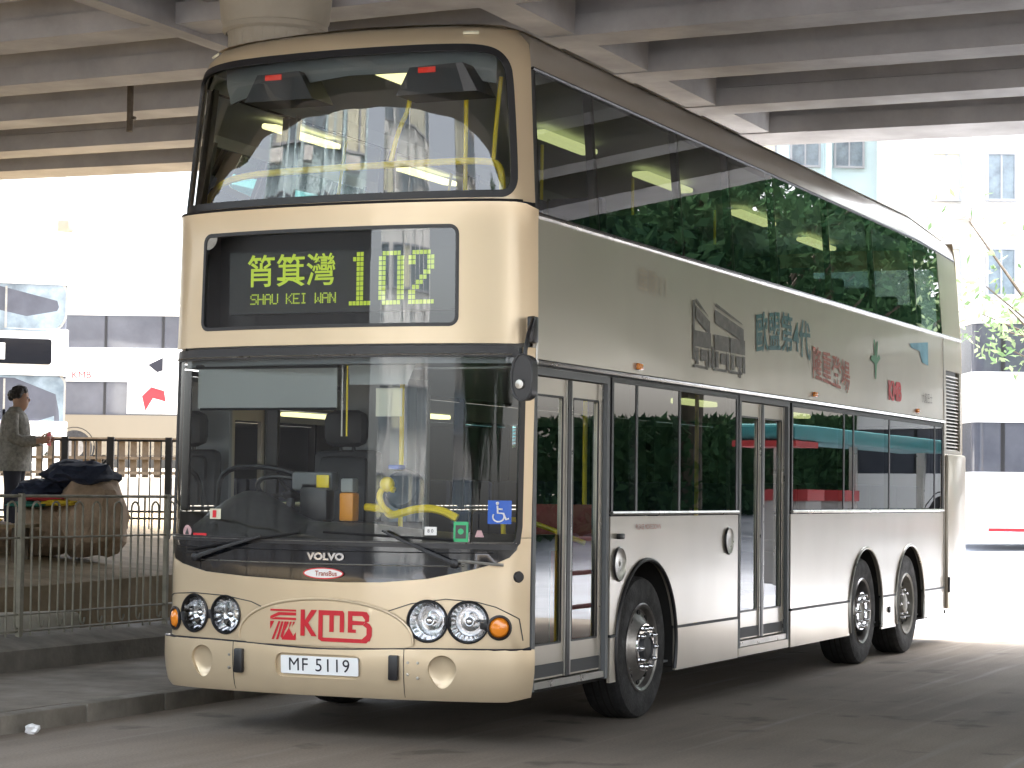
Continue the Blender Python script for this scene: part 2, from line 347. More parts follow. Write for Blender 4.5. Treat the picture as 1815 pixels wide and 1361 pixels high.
def text_mesh(s, size, align='CENTER', bold=0., ext=0., shear=0., sx=1., spacing=1.):
    cu = bpy.data.curves.new('t', 'FONT'); cu.body = s; cu.size = size; cu.align_x = align; cu.align_y = 'CENTER'; cu.offset = bold; cu.extrude = ext; cu.shear = shear; cu.resolution_u = 3; cu.space_character = spacing
    o = bpy.data.objects.new('t', cu); COL.objects.link(o); dg = bpy.context.evaluated_depsgraph_get(); dg.update()
    me = bpy.data.meshes.new_from_object(o.evaluated_get(dg)); bpy.data.objects.remove(o)
    V = [(v.co.x * sx, v.co.y) for v in me.vertices]; Fc = [tuple(p.vertices) for p in me.polygons]; bpy.data.meshes.remove(me)
    return V, Fc
def text_on(name, s, size, cx, cz, fn, mt, parent, off=.004, warp=None, **k):
    V, Fc = text_mesh(s, size, **k)
    if warp: V = [warp(*p) for p in V]
    b = MB(); b.add([fn(cx + x, cz + y, off) for x, y in V], Fc); return b.build(name, mt, parent, smooth=False)

# ================================================================== THE HERO BUS
PXn = [0, .3, .6, .9, 1.05, 1.13, 1.19, 1.23, 1.25]; PYn = [0, .008, .035, .09, .135, .17, .215, .265, .33]
SN = list(np.concatenate([[0], np.cumsum(np.hypot(np.diff(PXn), np.diff(PYn)))])); SE = SN[-1]
# smooth the plan curve by resampling with a small moving average
_s = np.linspace(0, SE, 400); _x = np.interp(_s, SN, PXn); _y = np.interp(_s, SN, PYn)
def _sm(a, k=37):
    p = np.concatenate([2 * a[0] - a[1:k // 2 + 1][::-1] if a is _x else a[1:k // 2 + 1][::-1], a, 2 * a[-1] - a[-k // 2:-1][::-1]]); return np.convolve(p, np.ones(k) / k, 'same')[k // 2:k // 2 + len(a)]
_x2, _y2 = _sm(_x), _sm(_y); _x2[-12:] = np.linspace(_x2[-12], 1.25, 12); _y2[-12:] = np.linspace(_y2[-12], .33, 12)
HZ = [0, 2.4, 3.2, 4.15, 4.26, 4.33, 4.38, 4.42]; HW = [1.25, 1.25, 1.235, 1.165, 1.145, 1.115, 1.06, .90]
RZ = [0, 1.0, 2.4, 3.2, 4.15, 4.28, 4.35, 4.40, 4.43]; RY = [0, 0, .04, .05, .11, .14, .18, .26, .40]
def hwid(z): return float(np.interp(z, HZ, HW))
def rake(z): return float(np.interp(z, RZ, RY))
def F(s, z, off=0.):
    a = min(abs(s), SE); g = 1 if s >= 0 else -1
    x = float(np.interp(a, _s, _x2)); y = float(np.interp(a, _s, _y2))
    a0, a1 = max(0, a - .02), min(SE, a + .02)
    tx = float(np.interp(a1, _s, _x2) - np.interp(a0, _s, _x2)); ty = float(np.interp(a1, _s, _y2) - np.interp(a0, _s, _y2)); L = math.hypot(tx, ty)
    nx, ny = ty / L, -tx / L
    return (g * (x * hwid(z) / 1.25 + nx * off), y + rake(z) + ny * off, z)
def Fm(s, z, off=0.):
    """placement matrix on the front: local x along the face, local y up, local z outwards"""
    p = Vector(F(s, z, off)); t = (Vector(F(s + .02, z, off)) - Vector(F(s - .02, z, off))).normalized(); u = (Vector(F(s, z + .02, off)) - Vector(F(s, z - .02, off))).normalized()
    n = t.cross(u).normalized(); u = n.cross(t); mm = Matrix((t, u, n)).transposed().to_4x4(); mm.translation = p; return mm
def G(side):
    def fn(y, z, off=0.):
        k = min(1, max(0, 1 - (y - .33) / .8)); dz = -.10 * max(0, min(1, (y - 10.3) / 1.6)) * max(0, min(1, (z - 3.9) / .4))
        return (side * (hwid(z) + off), y + rake(z) * k, z + dz)
    return fn
GL, GR = G(1), G(-1)       # +x is the door side

bus = empty('double_decker_bus')
tag(bus, 'champagne gold double decker bus parked under the flyover, route 102 on its display', 'bus')

def edge_strip(name, poly, wdt, fn, mt, off=.008, thick=.03, inner=True):
    """ring following an opening: poly outer loop, inner loop shrunk towards centroid by wdt"""
    n = len(poly); out = []
    ar = sum(poly[i][0] * poly[(i + 1) % n][1] - poly[(i + 1) % n][0] * poly[i][1] for i in range(n)); sg = 1 if ar > 0 else -1
    for i in range(n):
        p0, p1, p2 = poly[i - 1], poly[i], poly[(i + 1) % n]
        e1 = Vector((p1[0] - p0[0], p1[1] - p0[1])); e2 = Vector((p2[0] - p1[0], p2[1] - p1[1]))
        if e1.length < 1e-6: e1 = e2
        if e2.length < 1e-6: e2 = e1
        e1.normalize(); e2.normalize(); n1 = Vector((-e1.y, e1.x)) * sg; n2 = Vector((-e2.y, e2.x)) * sg; b = n1 + n2; b.normalize(); k = 1 / max(.4, b.dot(n1))
        out.append((p1[0] + b.x * wdt * k, p1[1] + b.y * wdt * k))
    return out
def gasket(name, poly, wdt, fn, mt, parent, off=.006, thick=.03, step=.08):
    poly = densify(poly, step); inn = edge_strip(name, poly, wdt, fn, mt)
    b = MB(); n = len(poly)
    vs = [fn(p[0], p[1], off) for p in poly] + [fn(p[0], p[1], off) for p in inn] + [fn(p[0], p[1], off - thick) for p in poly] + [fn(p[0], p[1], off - thick) for p in inn]
    fs = []
    for i in range(n):
        j = (i + 1) % n
        fs += [(i, j, n + j, n + i), (2 * n + i, 3 * n + i, 3 * n + j, 2 * n + j), (i, 2 * n + i, 2 * n + j, j), (n + i, n + j, 3 * n + j, 3 * n + i)]
    b.add(vs, fs); return b.build(name, mt, parent, ang=50)

# ---- front: bumper
def Fb(s, z, off=0.):
    t = (z - .30) / .275; bul = .045 * math.sin(max(0, min(1, (t * .8 + .2))) * math.pi * .62) if t > 0 else .01 + t * .12
    return F(s, z, off + bul)
plate_h = rrect(-.285, .305, .385, .53, .05)
def drop(cx, r=.088):
    P = []
    for k in range(24):
        a = math.pi / 2 + 2 * math.pi * k / 24; x = r * math.cos(a); y = r * math.sin(a) * (1.0 if math.sin(a) > 0 else 1.25); P.append((cx + x * (1 if y > 0 else (1 - (-y / (r * 1.3)) * .25)), .462 + y))
    return P
foot = lambda s: .578 + .012 * math.cos(s * 1.2)
bo = [(-SE, .30)] + [(x, .275) for x in np.linspace(-1.2, 1.2, 12)] + [(SE, .30)] + [(x, .588 - .02 * math.exp(-((x - .02) / .5) ** 2) * 1.3) for x in np.linspace(SE, -SE, 30)]
sheet('front_bumper', bo, [plate_h, drop(-.85), drop(.81)], Fb, M['gold'], bus, step=.07, thick=.025)
for c in (-.85, .81):
    def bowl(s, z, off, c=c):
        d = math.hypot((s - c), (z - .462)) / .11; return Fb(s, z, off - .035 * max(0, 1 - d ** 3) - .004)
    sheet('fog_lamp_blank', [((p[0] - c) * 1.08 + c, (p[1] - .462) * 1.08 + .462) for p in drop(c)], [], bowl, M['gold'], bus, step=.02, thick=.01)
sheet('plate_recess', rrect(-.30, .32, .375, .54, .05), [], lambda s, z, o: Fb(s, z, o - .022), M['gold'], bus, step=.06, thick=.01)
np_ = sheet('number_plate', rrect(-.25, .28, .405, .515, .008), [], lambda s, z, o: Fb(s, z, o - .006), M['plate'], bus, step=.1, thick=.008)
text_on('plate_lettering', 'MF 5119', .112, .015, .459, lambda s, z, o: Fb(s, z, o - .006), M['ink'], np_, off=.002, bold=.0, sx=.98, spacing=1.12)
for c in (-.548, .515):
    b = MB(); b.M = Fm(c, .468, .035); b.rbox(-.032, .032, -.075, .075, 0, .035, .01); b.build('bumper_block', M['black'], bus)
for s0, z0 in ((.60, .50), (.66, .50), (.60, .43), (.66, .41), (-.63, .50), (-.63, .42)):
    b = MB(); b.M = Fm(s0, z0, .042); b.lathe([(.0, .006), (.008, .005), (.011, -.006)], 10, cap=False); b.build('bumper_bolt', M['alu'], bus)
for c in (-.60, .575):
    b = MB(); b.tube([Fb(c, z, .0012) for z in np.linspace(.29, .585, 10)], .0022, 5); b.build('bumper_seam', M['ink'], bus)

# ---- front: headlight panel with windscreen arch, up to the black band at 2.40
archp = [(-1.30, 1.105), (-1.1, 1.05), (-.87, 1.005), (-.55, .985), (-.2, .972), (.15, .966), (.4, .972), (.7, 1.0), (.98, 1.06), (1.12, 1.10), (1.20, 1.135), (1.245, 1.18), (1.268, 1.25)]
HLs = [(-.965, .742, .112), (-.70, .742, .112), (.705, .748, .118), (.955, .748, .118)]; INs = [(-1.168, .70, .068), (1.142, .718, .068)]
ws_open = archp + [(1.272, 1.5), (1.272, 2.1), (1.268, 2.25), (1.25, 2.33), (1.2, 2.385), (1.1, 2.405), (-1.30, 2.405)]
holes = [circ(a, b_, r) for a, b_, r in HLs + INs]
fo = [(-SE, .60)] + [(x, .592 - .026 * math.exp(-((x - .02) / .5) ** 2)) for x in np.linspace(-1.3, 1.3, 30)] + [(SE, .60), (SE, 2.41), (1.0, 2.412), (0, 2.415), (-1.30, 2.41), (-1.30, 2.405)] + archp + [(1.272, 1.5), (1.272, 2.1), (1.268, 2.25), (1.25, 2.33), (1.2, 2.385), (1.15, 2.398)]
# outline is split into the lower mask and the slim side pillars so each is one simple loop
mask = [(-SE, .60)] + [(x, .592 - .026 * math.exp(-((x - .02) / .5) ** 2)) for x in np.linspace(-1.3, 1.3, 30)] + [(SE, .60), (SE, 1.25)] + archp[::-1] + [(-1.33, 1.11), (-SE, 1.12)]
sheet('headlight_panel', mask, holes, F, M['gold'], bus, step=.07)
sheet('windscreen_pillar', [(1.268, 1.253), (SE, 1.253), (SE, 2.40), (1.262, 2.40), (1.268, 2.2)], [], F, M['gold'], bus, step=.08)
sheet('windscreen_pillar', [(-SE, 1.12), (-1.33, 1.12), (-1.325, 2.40), (-SE, 2.40)], [], F, M['gold'], bus, step=.08)
# raised arched badge panel
top = [(.60 * math.cos(a) + .02, .60 + .262 * math.sin(a) ** .8) for a in np.linspace(.02, math.pi - .02, 34)]
bp_ = [(.62, .60)] + top + [(-.58, .60)] + [(x, .578) for x in np.linspace(-.5, .55, 10)]
badge = sheet('badge_panel', bp_, [], lambda s, z, o: F(s, z, o + .012), M['gold'], bus, step=.06, thick=.014)
b = MB(); b.tube([F(x, z, .013) for x, z in top], .009, 8); b.build('badge_panel_bead', M['gold'], bus)
fnb = lambda s, z, o: F(s, z, o + .0125)
# fleet name, built as strokes with the joined baseline sweep
def strokes(name, polys, fn, mt, parent, off=.003, step=.03):
    b = MB()
    for P in polys:
        P = densify(P, step)
        v, e, f, *_ = delaunay_2d_cdt([Vector(p) for p in P], [(i, (i + 1) % len(P)) for i in range(len(P))], [], 0, 1e-6)
        f = [t for t in f if pip(sum(v[i][0] for i in t) / 3, sum(v[i][1] for i in t) / 3, P)]
        b.add([fn(p[0], p[1], off) for p in v], [tuple(t) for t in f])
    return b.build(name, mt, parent, smooth=False)
x0, z0 = -.128, .60
K = [[(0, .035), (.03, .035), (.03, .195), (0, .195)], [(.03, .13), (.075, .195), (.115, .195), (.055, .115), (.115, .035), (.078, .035), (.03, .10)],
     [(.125, .035), (.155, .035), (.155, .165), (.20, .165), (.20, .065), (.23, .065), (.23, .165), (.27, .165), (.27, .065), (.30, .065), (.30, .18), (.29, .195), (.125, .195)],
     [(.325, .065), (.355, .065), (.355, .195), (.325, .195)], [(.355, .167), (.42, .167), (.43, .195), (.355, .195)], [(.42, .167), (.44, .145), (.435, .128), (.465, .135), (.466, .17), (.45, .192), (.42, .195)],
     [(.355, .112), (.425, .112), (.44, .135), (.355, .138)], [(.425, .112), (.45, .095), (.45, .055), (.425, .028), (.47, .015), (.485, .05), (.485, .098), (.47, .12), (.445, .133)],
     [(.125, .035), (.15, .035), (.16, .03), (.42, .028), (.44, .045), (.475, .03), (.45, .004), (.15, .006), (.125, .02)], [(.355, .065), (.38, .065), (.38, .085), (.355, .085)]]
strokes('fleet_name', [[(x0 + x, z0 + z) for x, z in P] for P in K], fnb, M['maroon'], badge)
lg = []; lx, lz, lw, lh = -.345, .606, .185, .186
lg += [[(lx, lz + lh - .012), (lx + lw, lz + lh - .012), (lx + lw, lz + lh), (lx, lz + lh)], [(lx, lz + .125), (lx + .07, lz + .15), (lx + lw, lz + .15), (lx + lw, lz + .168), (lx + .06, lz + .168), (lx, lz + .142)]]
lg += [[(lx, lz + .122 - .0), (lx + lw, lz + .122), (lx + lw, lz + .136), (lx + .04, lz + .136)]]
lg += [[(lx, lz + .06), (lx + .03, lz + .112), (lx, lz + .112)]]
for k in range(3): lg.append([(lx + .012 + k * .032, lz + (.0 if k < 2 else .02)), (lx + .028 + k * .032, lz), (lx + .075 + k * .022, lz + .112), (lx + .06 + k * .022, lz + .112)])
for k in range(3): lg.append([(lx + .105 + k * .026, lz + .055 + k * .01), (lx + .118 + k * .026, lz + .075 + k * .012), (lx + .135 + k * .022, lz + .112), (lx + .120 + k * .022, lz + .112)])
lg += [[(lx + .085, lz), (lx + .185, lz), (lx + .135, lz + .075)], [(lx + .168, lz + .025), (lx + lw, lz + .0), (lx + lw, lz + .05)]]
strokes('fleet_emblem', lg, fnb, M['maroon'], badge)
# thin brow seams over the lamps
for pts in ([(-1.35, .815), (-1.2, .855), (-.97, .869), (-.7, .86), (-.5, .83), (-.416, .80)], [(.45, .80), (.6, .85), (.816, .882), (1.0, .87), (1.12, .84), (1.27, .77), (1.30, .64)]):
    P = [];
    for (a, b2), (c, d) in zip(pts, pts[1:]): P += [(a + (c - a) * t / 4, b2 + (d - b2) * t / 4) for t in range(4)]
    P.append(pts[-1]); b = MB(); b.tube([F(x, z, .001) for x, z in P], .0035, 6); b.build('panel_seam', M['intdark'], bus)
b = MB(); b.tube([Fb(x, .588 - .026 * math.exp(-((x - .02) / .5) ** 2), -.005) for x in np.linspace(-1.33, 1.33, 50)], .006, 6); b.build('bumper_gap', M['ink'], bus)
# lamps
for a, z, r in HLs:
    hl = MB(); hl.M = Fm(a, z); hl.lathe([(r * 1.07, -.02), (r * 1.10, .008), (r * 1.04, .014), (r * .97, .004), (r * .95, -.02)], 36); hl = hl.build('headlight', M['black'], bus)
    q = MB(); q.M = Fm(a, z); q.lathe([(r * .95, -.004), (r * .90, -.02), (r * .75, -.055), (r * .5, -.085), (r * .25, -.10), (.02, -.103)], 24); q.build('reflector', M['chrome'], hl, ang=12)
    q = MB(); q.M = Fm(a, z); q.ball((0, 0, -.055), .028, 14, (1, 1, 1)); q.M = Fm(a, z); q.lathe([(.028, -.055), (.03, -.10)], 12); q.build('bulb_shield', M['chrome'], hl)
    for k in range(6):
        pass
    q = MB(); q.M = Fm(a, z); q.lathe([(r * .97, .004), (r * .8, .016), (r * .5, .026), (r * .2, .031), (.001, .032)], 30); q.build('lens', M['lens'], hl)
for a, z, r in INs:
    hl = MB(); hl.M = Fm(a, z); hl.lathe([(r * 1.05, -.02), (r * 1.12, .01), (r * .95, .014), (r * .86, .0), (r * .84, -.02)], 28); hl = hl.build('indicator_lamp', M['black'], bus)
    q = MB(); q.M = Fm(a, z); q.lathe([(r * .86, .0), (r * .7, .016), (r * .3, .026), (.001, .027)], 24); q.build('amber_lens', M['amber'], hl)
# bridging black pieces between lamps
for (a, b2, z) in ((-.965, -.70, .742), (.705, .955, .748), (.955, 1.142, .735), (-1.168, -.965, .72)):
    q = MB(); mm_ = (a + b2) / 2; q.M = Fm(mm_, z, .004); q.rbox(-.022, .022, -.028, .028, -.012, .006, .005); q.build('lamp_bridge', M['black'], bus)
# round vent on the corner, beside the mask
q = MB(); q.M = Fm(1.262, 1.02, .001); q.lathe([(.0, .012), (.03, .010), (.036, -.004)], 20); q.build('socket_cover', M['black'], bus)

# ---- black apron below the windscreen with wiper cowl
apron = archp[:-1] + [(1.262, 1.215), (.9, 1.213), (.3, 1.208), (-.3, 1.208), (-.9, 1.213), (-1.30, 1.215)]
sheet('windscreen_apron', apron, [], lambda s, z, o: F(s, z, o - .004), M['blackgloss'], bus, step=.08)
for zz, r_ in ((1.213, .009), (1.155, .004), (1.075, .004)):
    s1 = 1.24 if zz > 1.2 else 1.24 - (1.22 - zz) * 2.2
    q = MB(); q.tube([F(x, zz + .012 * (x * x) * .4, .002) for x in np.linspace(-min(1.29, s1 + .05), s1, 40)], r_, 6); q.build('apron_ridge', M['alu'] if zz > 1.2 or zz < 1.1 else M['black'], bus)
text_on('maker_badge', 'VOLVO', .058, .03, 1.118, F, M['chrome'], bus, off=.004, bold=.003, sx=1.3)
ov = sheet('bodybuilder_badge', circ(.02, 1.018, .135, 30, .031), [], lambda s, z, o: F(s, z, o + .008), M['white'], bus, step=.04, thick=.01)
gasket('badge_rim', circ(.02, 1.018, .138, 40, .034), .006, lambda s, z, o: F(s, z, o + .008), M['red'], ov, off=.002, thick=.006)
text_on('badge_lettering', 'TransBus', .042, .04, 1.017, lambda s, z, o: F(s, z, o + .008), M['faded_red'], ov, off=.002, bold=.001, sx=.95)

# ---- windscreen
wsp = [(-1.30, 1.222), (1.25, 1.222), (1.262, 1.3), (1.262, 2.2), (1.255, 2.28), (1.22, 2.335), (1.15, 2.355), (-1.30, 2.355)]
sheet('windscreen', wsp, [], lambda s, z, o: F(s, z, o - .006), M['lowglass'], bus, step=.06, thick=.0)
gasket('windscreen_gasket', [(-1.33, 1.20), (1.225, 1.18), (1.262, 1.22), (1.275, 1.32), (1.275, 2.25), (1.25, 2.34), (1.19, 2.395), (1.1, 2.405), (-1.33, 2.405)], .034, F, M['black'], bus, off=.010)
sheet('header_trim', [(-1.34, 2.338), (1.24, 2.338), (1.215, 2.382), (1.15, 2.392), (-1.34, 2.392)], [], lambda s, z, o: F(s, z, o + .013), M['black'], bus, step=.1, thick=.02)
q = MB(); q.tube([F(x, 2.352, .016) for x in np.linspace(-1.33, 1.18, 40)], .005, 6); q.build('header_bead', M['alu'], bus)

# ---- display band
def Fd(s, z, o=0.):
    return F(s, z, o + .022 + (.012 * max(0, (z - 3.2) / .07) if z > 3.2 else 0))
dwin = rrect(-.965, .862, 2.52, 3.14, [.06, .06, .06, .06])
dband = sheet('destination_band', [(-SE, 2.425)] + [(x, 2.418) for x in np.linspace(-1.25, 1.2, 14)] + [(1.3, 2.43), (SE, 2.46)] + [(SE, 3.24), (1.26, 3.268)] + [(x, 3.275) for x in np.linspace(1.2, -1.25, 14)] + [(-SE, 3.265)], [dwin], Fd, M['gold'], bus, step=.08)
gasket('display_gasket', dwin, .022, Fd, M['black'], bus, off=.004, thick=.03)
disp = sheet('display_window', rrect(-.955, .852, 2.53, 3.13, .05), [], lambda s, z, o: Fd(s, z, o - .006), M['dispglass'], bus, step=.08, thick=0.)
def Fp(y0):
    return lambda s, z, o=0.: (s, y0 - o + rake(z), z)
b = MB()       # display housing: dark box behind the window
for p0, p1 in (((-.99, .10), (-.99, .33)), ((.90, .10), (.90, .33))):
    b.box(p0[0] - .01, p0[0] + .01, .21, .40, 2.50, 3.16)
b.box(-1.0, .91, .20, .40, 2.49, 2.51); b.box(-1.0, .91, .20, .40, 3.15, 3.17); b.box(-1.0, .91, .38, .40, 2.49, 3.17)
hous = b.build('display_housing', M['disprim'], bus, smooth=False)
b = MB(); b.box(-.80, .80, .20, .27, 2.63, 3.02); pan = b.build('display_panel', M['dispback'], bus, smooth=False)
pf = lambda x, z, o: (x, .20 - o, z)
text_on('display_characters', '筲箕灣', .215, -.355, 2.885, pf, M['led'], pan, off=.004, bold=.002, sx=1.0)
F5 = {'S': '01111 10000 10000 01110 00001 00001 11110', 'H': '10001 10001 10001 11111 10001 10001 10001', 'A': '01110 10001 10001 11111 10001 10001 10001', 'U': '10001 10001 10001 10001 10001 10001 01110',
      'K': '10001 10010 10100 11000 10100 10010 10001', 'E': '11111 10000 10000 11110 10000 10000 11111', 'I': '01110 00100 00100 00100 00100 00100 01110', 'W': '10001 10001 10001 10101 10101 11011 10001',
      'N': '10001 11001 11001 10101 10011 10011 10001', '1': '0011000 0111000 0011000 0011000 0011000 0011000 0011000 0011000 0011000 0011000 1111110', '0': '0111110 1100011 1100011 1100011 1100011 1100011 1100011 1100011 1100011 1100011 0111110',
      '2': '0111110 1100011 1100011 0000011 0000110 0001100 0011000 0110000 1100000 1100000 1111111', ' ': ''}
def dots(name, s, x, ztop, p, adv, pz=None):
    pz = pz or p
    b = MB()
    for ch in s:
        rows = F5[ch].split()
        for r_, row in enumerate(rows):
            for c_, v in enumerate(row):
                if v == '1': b.add([pf(x + c_ * p, ztop - r_ * pz - pz * .84, .004), pf(x + c_ * p + p * .84, ztop - r_ * pz - pz * .84, .004), pf(x + c_ * p + p * .84, ztop - r_ * pz, .004), pf(x + c_ * p, ztop - r_ * pz, .004)], [(0, 1, 2, 3)])
        x += adv
    me = bpy.data.meshes.new(name); me.from_pydata(b.v, [], b.f); me.materials.append(M['led']); return link(name, me, pan)
dots('display_place_name', 'SHAU KEI WAN', -.645, 2.755, .0096, .0515)
dots('display_route_number', '102', .06, 3.0, .0255, .205, .0305)

# ---- upper front frame and screen
def Fu(s, z, o=0.): return F(s, z, o)
uo = [(-SE, 3.285), (SE, 3.285), (SE, 4.28)] + [(x, 4.40 if abs(x) < 1.25 else 4.38) for x in np.linspace(1.3, -1.3, 20)] + [(-SE, 4.28)]
uw = [(-1.332, 3.30)] + [(1.10, 3.30), (1.17, 3.315), (1.215, 3.37), (1.228, 3.45)] + [(1.215, 4.05), (1.19, 4.15), (1.12, 4.225), (1.0, 4.255)] + [(x, 4.262) for x in np.linspace(.8, -.9, 10)] + [(-1.1, 4.25), (-1.24, 4.225), (-1.30, 4.15), (-1.32, 4.0)]
def chaikin(P, k=2):
    for _ in range(k):
        Q = []
        for a, b2 in zip(P, P[1:] + P[:1]): Q += [(a[0] * .75 + b2[0] * .25, a[1] * .75 + b2[1] * .25), (a[0] * .25 + b2[0] * .75, a[1] * .25 + b2[1] * .75)]
        P = Q
    return P
uw = chaikin([(-1.335, 3.298), (-1.30, 3.298)] + uw[1:])
sheet('upper_front_frame', uo, [uw], Fu, M['gold'], bus, step=.07)
gasket('upper_gasket', uw, .045, Fu, M['black'], bus, off=.008)
sheet('upper_windscreen', edge_strip('', densify(uw, .1), .03, None, None), [], lambda s, z, o: F(s, z, o - .004), M['glass'], bus, step=.06, thick=0.)
q = MB(); q.tube([F(x, 3.283, .028) for x in np.linspace(-1.34, 1.24, 40)], .010, 6); q.build('lip_bead', M['black'], bus)
for s0 in (-1.2, .95):
    q = MB(); q.M = Fm(s0, 4.335, .004); q.rbox(-.05, .05, -.012, .012, -.006, .008, .004); q.build('marker_lamp', M['paper'], bus)

# ---- roof
b = MB(); prof = []
for z in (4.375, 4.40, 4.42, 4.435, 4.44): pass
ys = [.42, .60, 1.0, 3, 6, 9, 10.3, 11.0, 11.5, 11.9]
xs = [-1.06, -.98, -.80, -.4, 0, .4, .80, .98, 1.06]; zs = [4.385, 4.41, 4.43, 4.445, 4.45, 4.445, 4.43, 4.41, 4.385]
vs = []
for y in ys:
    dz = -.10 * max(0, min(1, (y - 10.3) / 1.6)); e = 0 if y > .9 else -.012
    for x, z in zip(xs, zs): vs.append((x, y - (.12 if y < .5 else 0) * (1 - abs(x)) * .6, z + dz + (e if y < .5 else 0)))
n = len(xs); b.add(vs, [(j * n + i, j * n + i + 1, (j + 1) * n + i + 1, (j + 1) * n + i) for j in range(len(ys) - 1) for i in range(n - 1)])
b.build('roof', M['gold'], bus)

# ---- sides
def side_panel(name, poly, hls, mt, fn=GL, step=.25, thick=.02, par=bus, off=0.): return sheet(name, poly, hls, (lambda y, z, o: fn(y, z, o + off)), mt, par, step=step, thick=thick)
def rect(a, b_, c, d): return [(a, c), (b_, c), (b_, d), (a, d)]
def arch(cy, r, z0, zc=.50):   # notch polygon for a wheel arch
    return [(cy + r * math.cos(t), zc + r * math.sin(t)) for t in np.linspace(math.pi, 0, 25)]
def with_arches(y0, y1, z0, z1, arches, zc=.49):
    """panel outline whose lower edge is cut by wheel arches"""
    P = [(y0, z0)]
    for cy, r in arches:
        h = zc - z0; d = math.sqrt(max(0, r * r - max(0, -h) ** 2)) if h < 0 else r
        if h >= 0: P += [(cy - r, z0)] + [(cy + r * math.cos(t), zc + r * math.sin(t)) for t in np.linspace(math.pi, 0, 22)] + [(cy + r, z0)]
        else:
            t0 = math.asin(min(1, -h / r)); P += [(cy + r * math.cos(t), zc + r * math.sin(t)) for t in np.linspace(math.pi - t0, t0, 22)]
    P += [(y1, z0), (y1, z1), (y0, z1)]; return P
WH = [(2.33, .58), (8.05, .56), (9.70, .56)]
gs = M['gold_side']
for sd, fn in ((1, GL), (-1, GR)):
    near = sd == 1
    pn = lambda nme, poly, hl=[], mt=gs, **k: side_panel(nme, poly, hl, mt, fn, **k)
    # corner strip behind the front corner
    pn('upper_side_panel', rect(.332, 11.14, 2.335, 3.195), step=.3)
    pn('rear_corner_panel', rect(11.145, 11.98, .36, 4.20), [rect(11.26, 11.90, 2.02, 2.86)] if near else [])
    pn('roof_cove', rect(.333, 11.97, 4.135, 4.385), step=.12)
    for (zz, r_, nm) in ((3.205, .014, 'waist_moulding'), (2.315, .013, 'cantrail_moulding')):
        q = MB(); q.tube([fn(y, zz, .006) for y in np.linspace(.34, 11.95 if zz > 3 else 11.14, 40)], r_, 6); q.build(nm, M['alu'], bus)
    for yy in (.345,):
        q = MB(); q.tube([fn(yy, z, .004) for z in np.linspace(2.30, 3.2, 8)], .008, 6); q.build('corner_moulding', M['alu'], bus)
    q = MB(); q.tube([fn(11.143, z, .003) for z in np.linspace(.4, 3.19, 12)], .007, 6); q.build('rear_moulding', M['alu'], bus)
    if near:
        pn('body_panel', with_arches(1.64, 4.31, .602, 1.375, [WH[0]]))
        pn('body_panel', with_arches(5.69, 11.14, .602, 1.375, WH[1:]), step=.3)
        for a, c in ((1.64, 1.752), (2.908, 4.31), (5.69, 7.49), (8.612, 9.14), (10.262, 11.14)):
            pn('skirt_panel', rect(a, c, .29 + (.03 if c > 10 else 0), .582), step=.3, off=.004)
            q = MB(); q.box(*(sorted((sd * 1.246, sd * 1.262))), a, c, .584, .600); q.build('rubbing_strip', M['intdark'], bus, smooth=False)
    else:
        pn('body_panel', with_arches(.34, 11.14, .602, 1.375, WH), step=.3)
        for a, c in ((.34, 1.752), (2.908, 7.49), (8.612, 9.14), (10.262, 11.14)): pn('skirt_panel', rect(a, c, .29, .595), step=.3)
    for cy, r in WH:
        q = MB(); 
        for rr_, o_ in ((r + .022, .010),):
            P = [fn(cy + (r + .008) * math.cos(t), .49 + (r + .008) * math.sin(t), .006) for t in np.linspace(math.pi + .32, -.32, 36)]
        q.tube(P, .014, 8); q.build('wheel_arch_trim', M['black'] if cy < 3 else M['alu'], bus)
        q = MB()   # dark wheel housing
        N = 22; vs = []
        for xx in (sd * 1.235, sd * .70):
            vs += [(xx, cy + (r + .01) * math.cos(t), .49 + (r + .01) * math.sin(t)) for t in np.linspace(math.pi + .3, -.3, N)]
        q.add(vs, [(i, i + 1, N + i + 1, N + i) for i in range(N - 1)] + [tuple(range(N, 2 * N))]); q.build('wheel_housing', M['under'], bus)
    # upper deck glazing
    posts = [.40, 1.45, 3.10, 4.25, 5.40, 7.0, 8.5, 10.1, 11.90]
    if near is False: posts = [.40, 1.6, 3.1, 4.6, 6.1, 7.6, 9.1, 10.6, 11.90]
    for a, c in zip(posts, posts[1:]):
        pn('upper_side_window', rect(a + .006, c - .006, 3.225, 4.128), mt=M['sglass'] if near else M['oglass'], step=.5, thick=0., off=-.004)
    for yy in posts:
        q = MB(); wd = .035 if yy in (.40, 11.90) else .03
        vs = [fn(yy + dx, z, o) for z in (3.2, 3.66, 4.14) for dx in (-wd, wd) for o in (-.012, -.06)]
        q.add(vs, [(0, 2, 6, 4), (4, 6, 10, 8), (1, 5, 7, 3), (5, 9, 11, 7), (0, 4, 5, 1), (4, 8, 9, 5), (2, 3, 7, 6), (6, 7, 11, 10)]); q.build('window_pillar', M['intdark'], bus, smooth=False)
    for zz in (3.222, 4.131):
        q = MB(); q.tube([fn(y, zz, -.001) for y in np.linspace(.36, 11.94, 30)], .011, 6); q.build('window_seal', M['black'], bus)
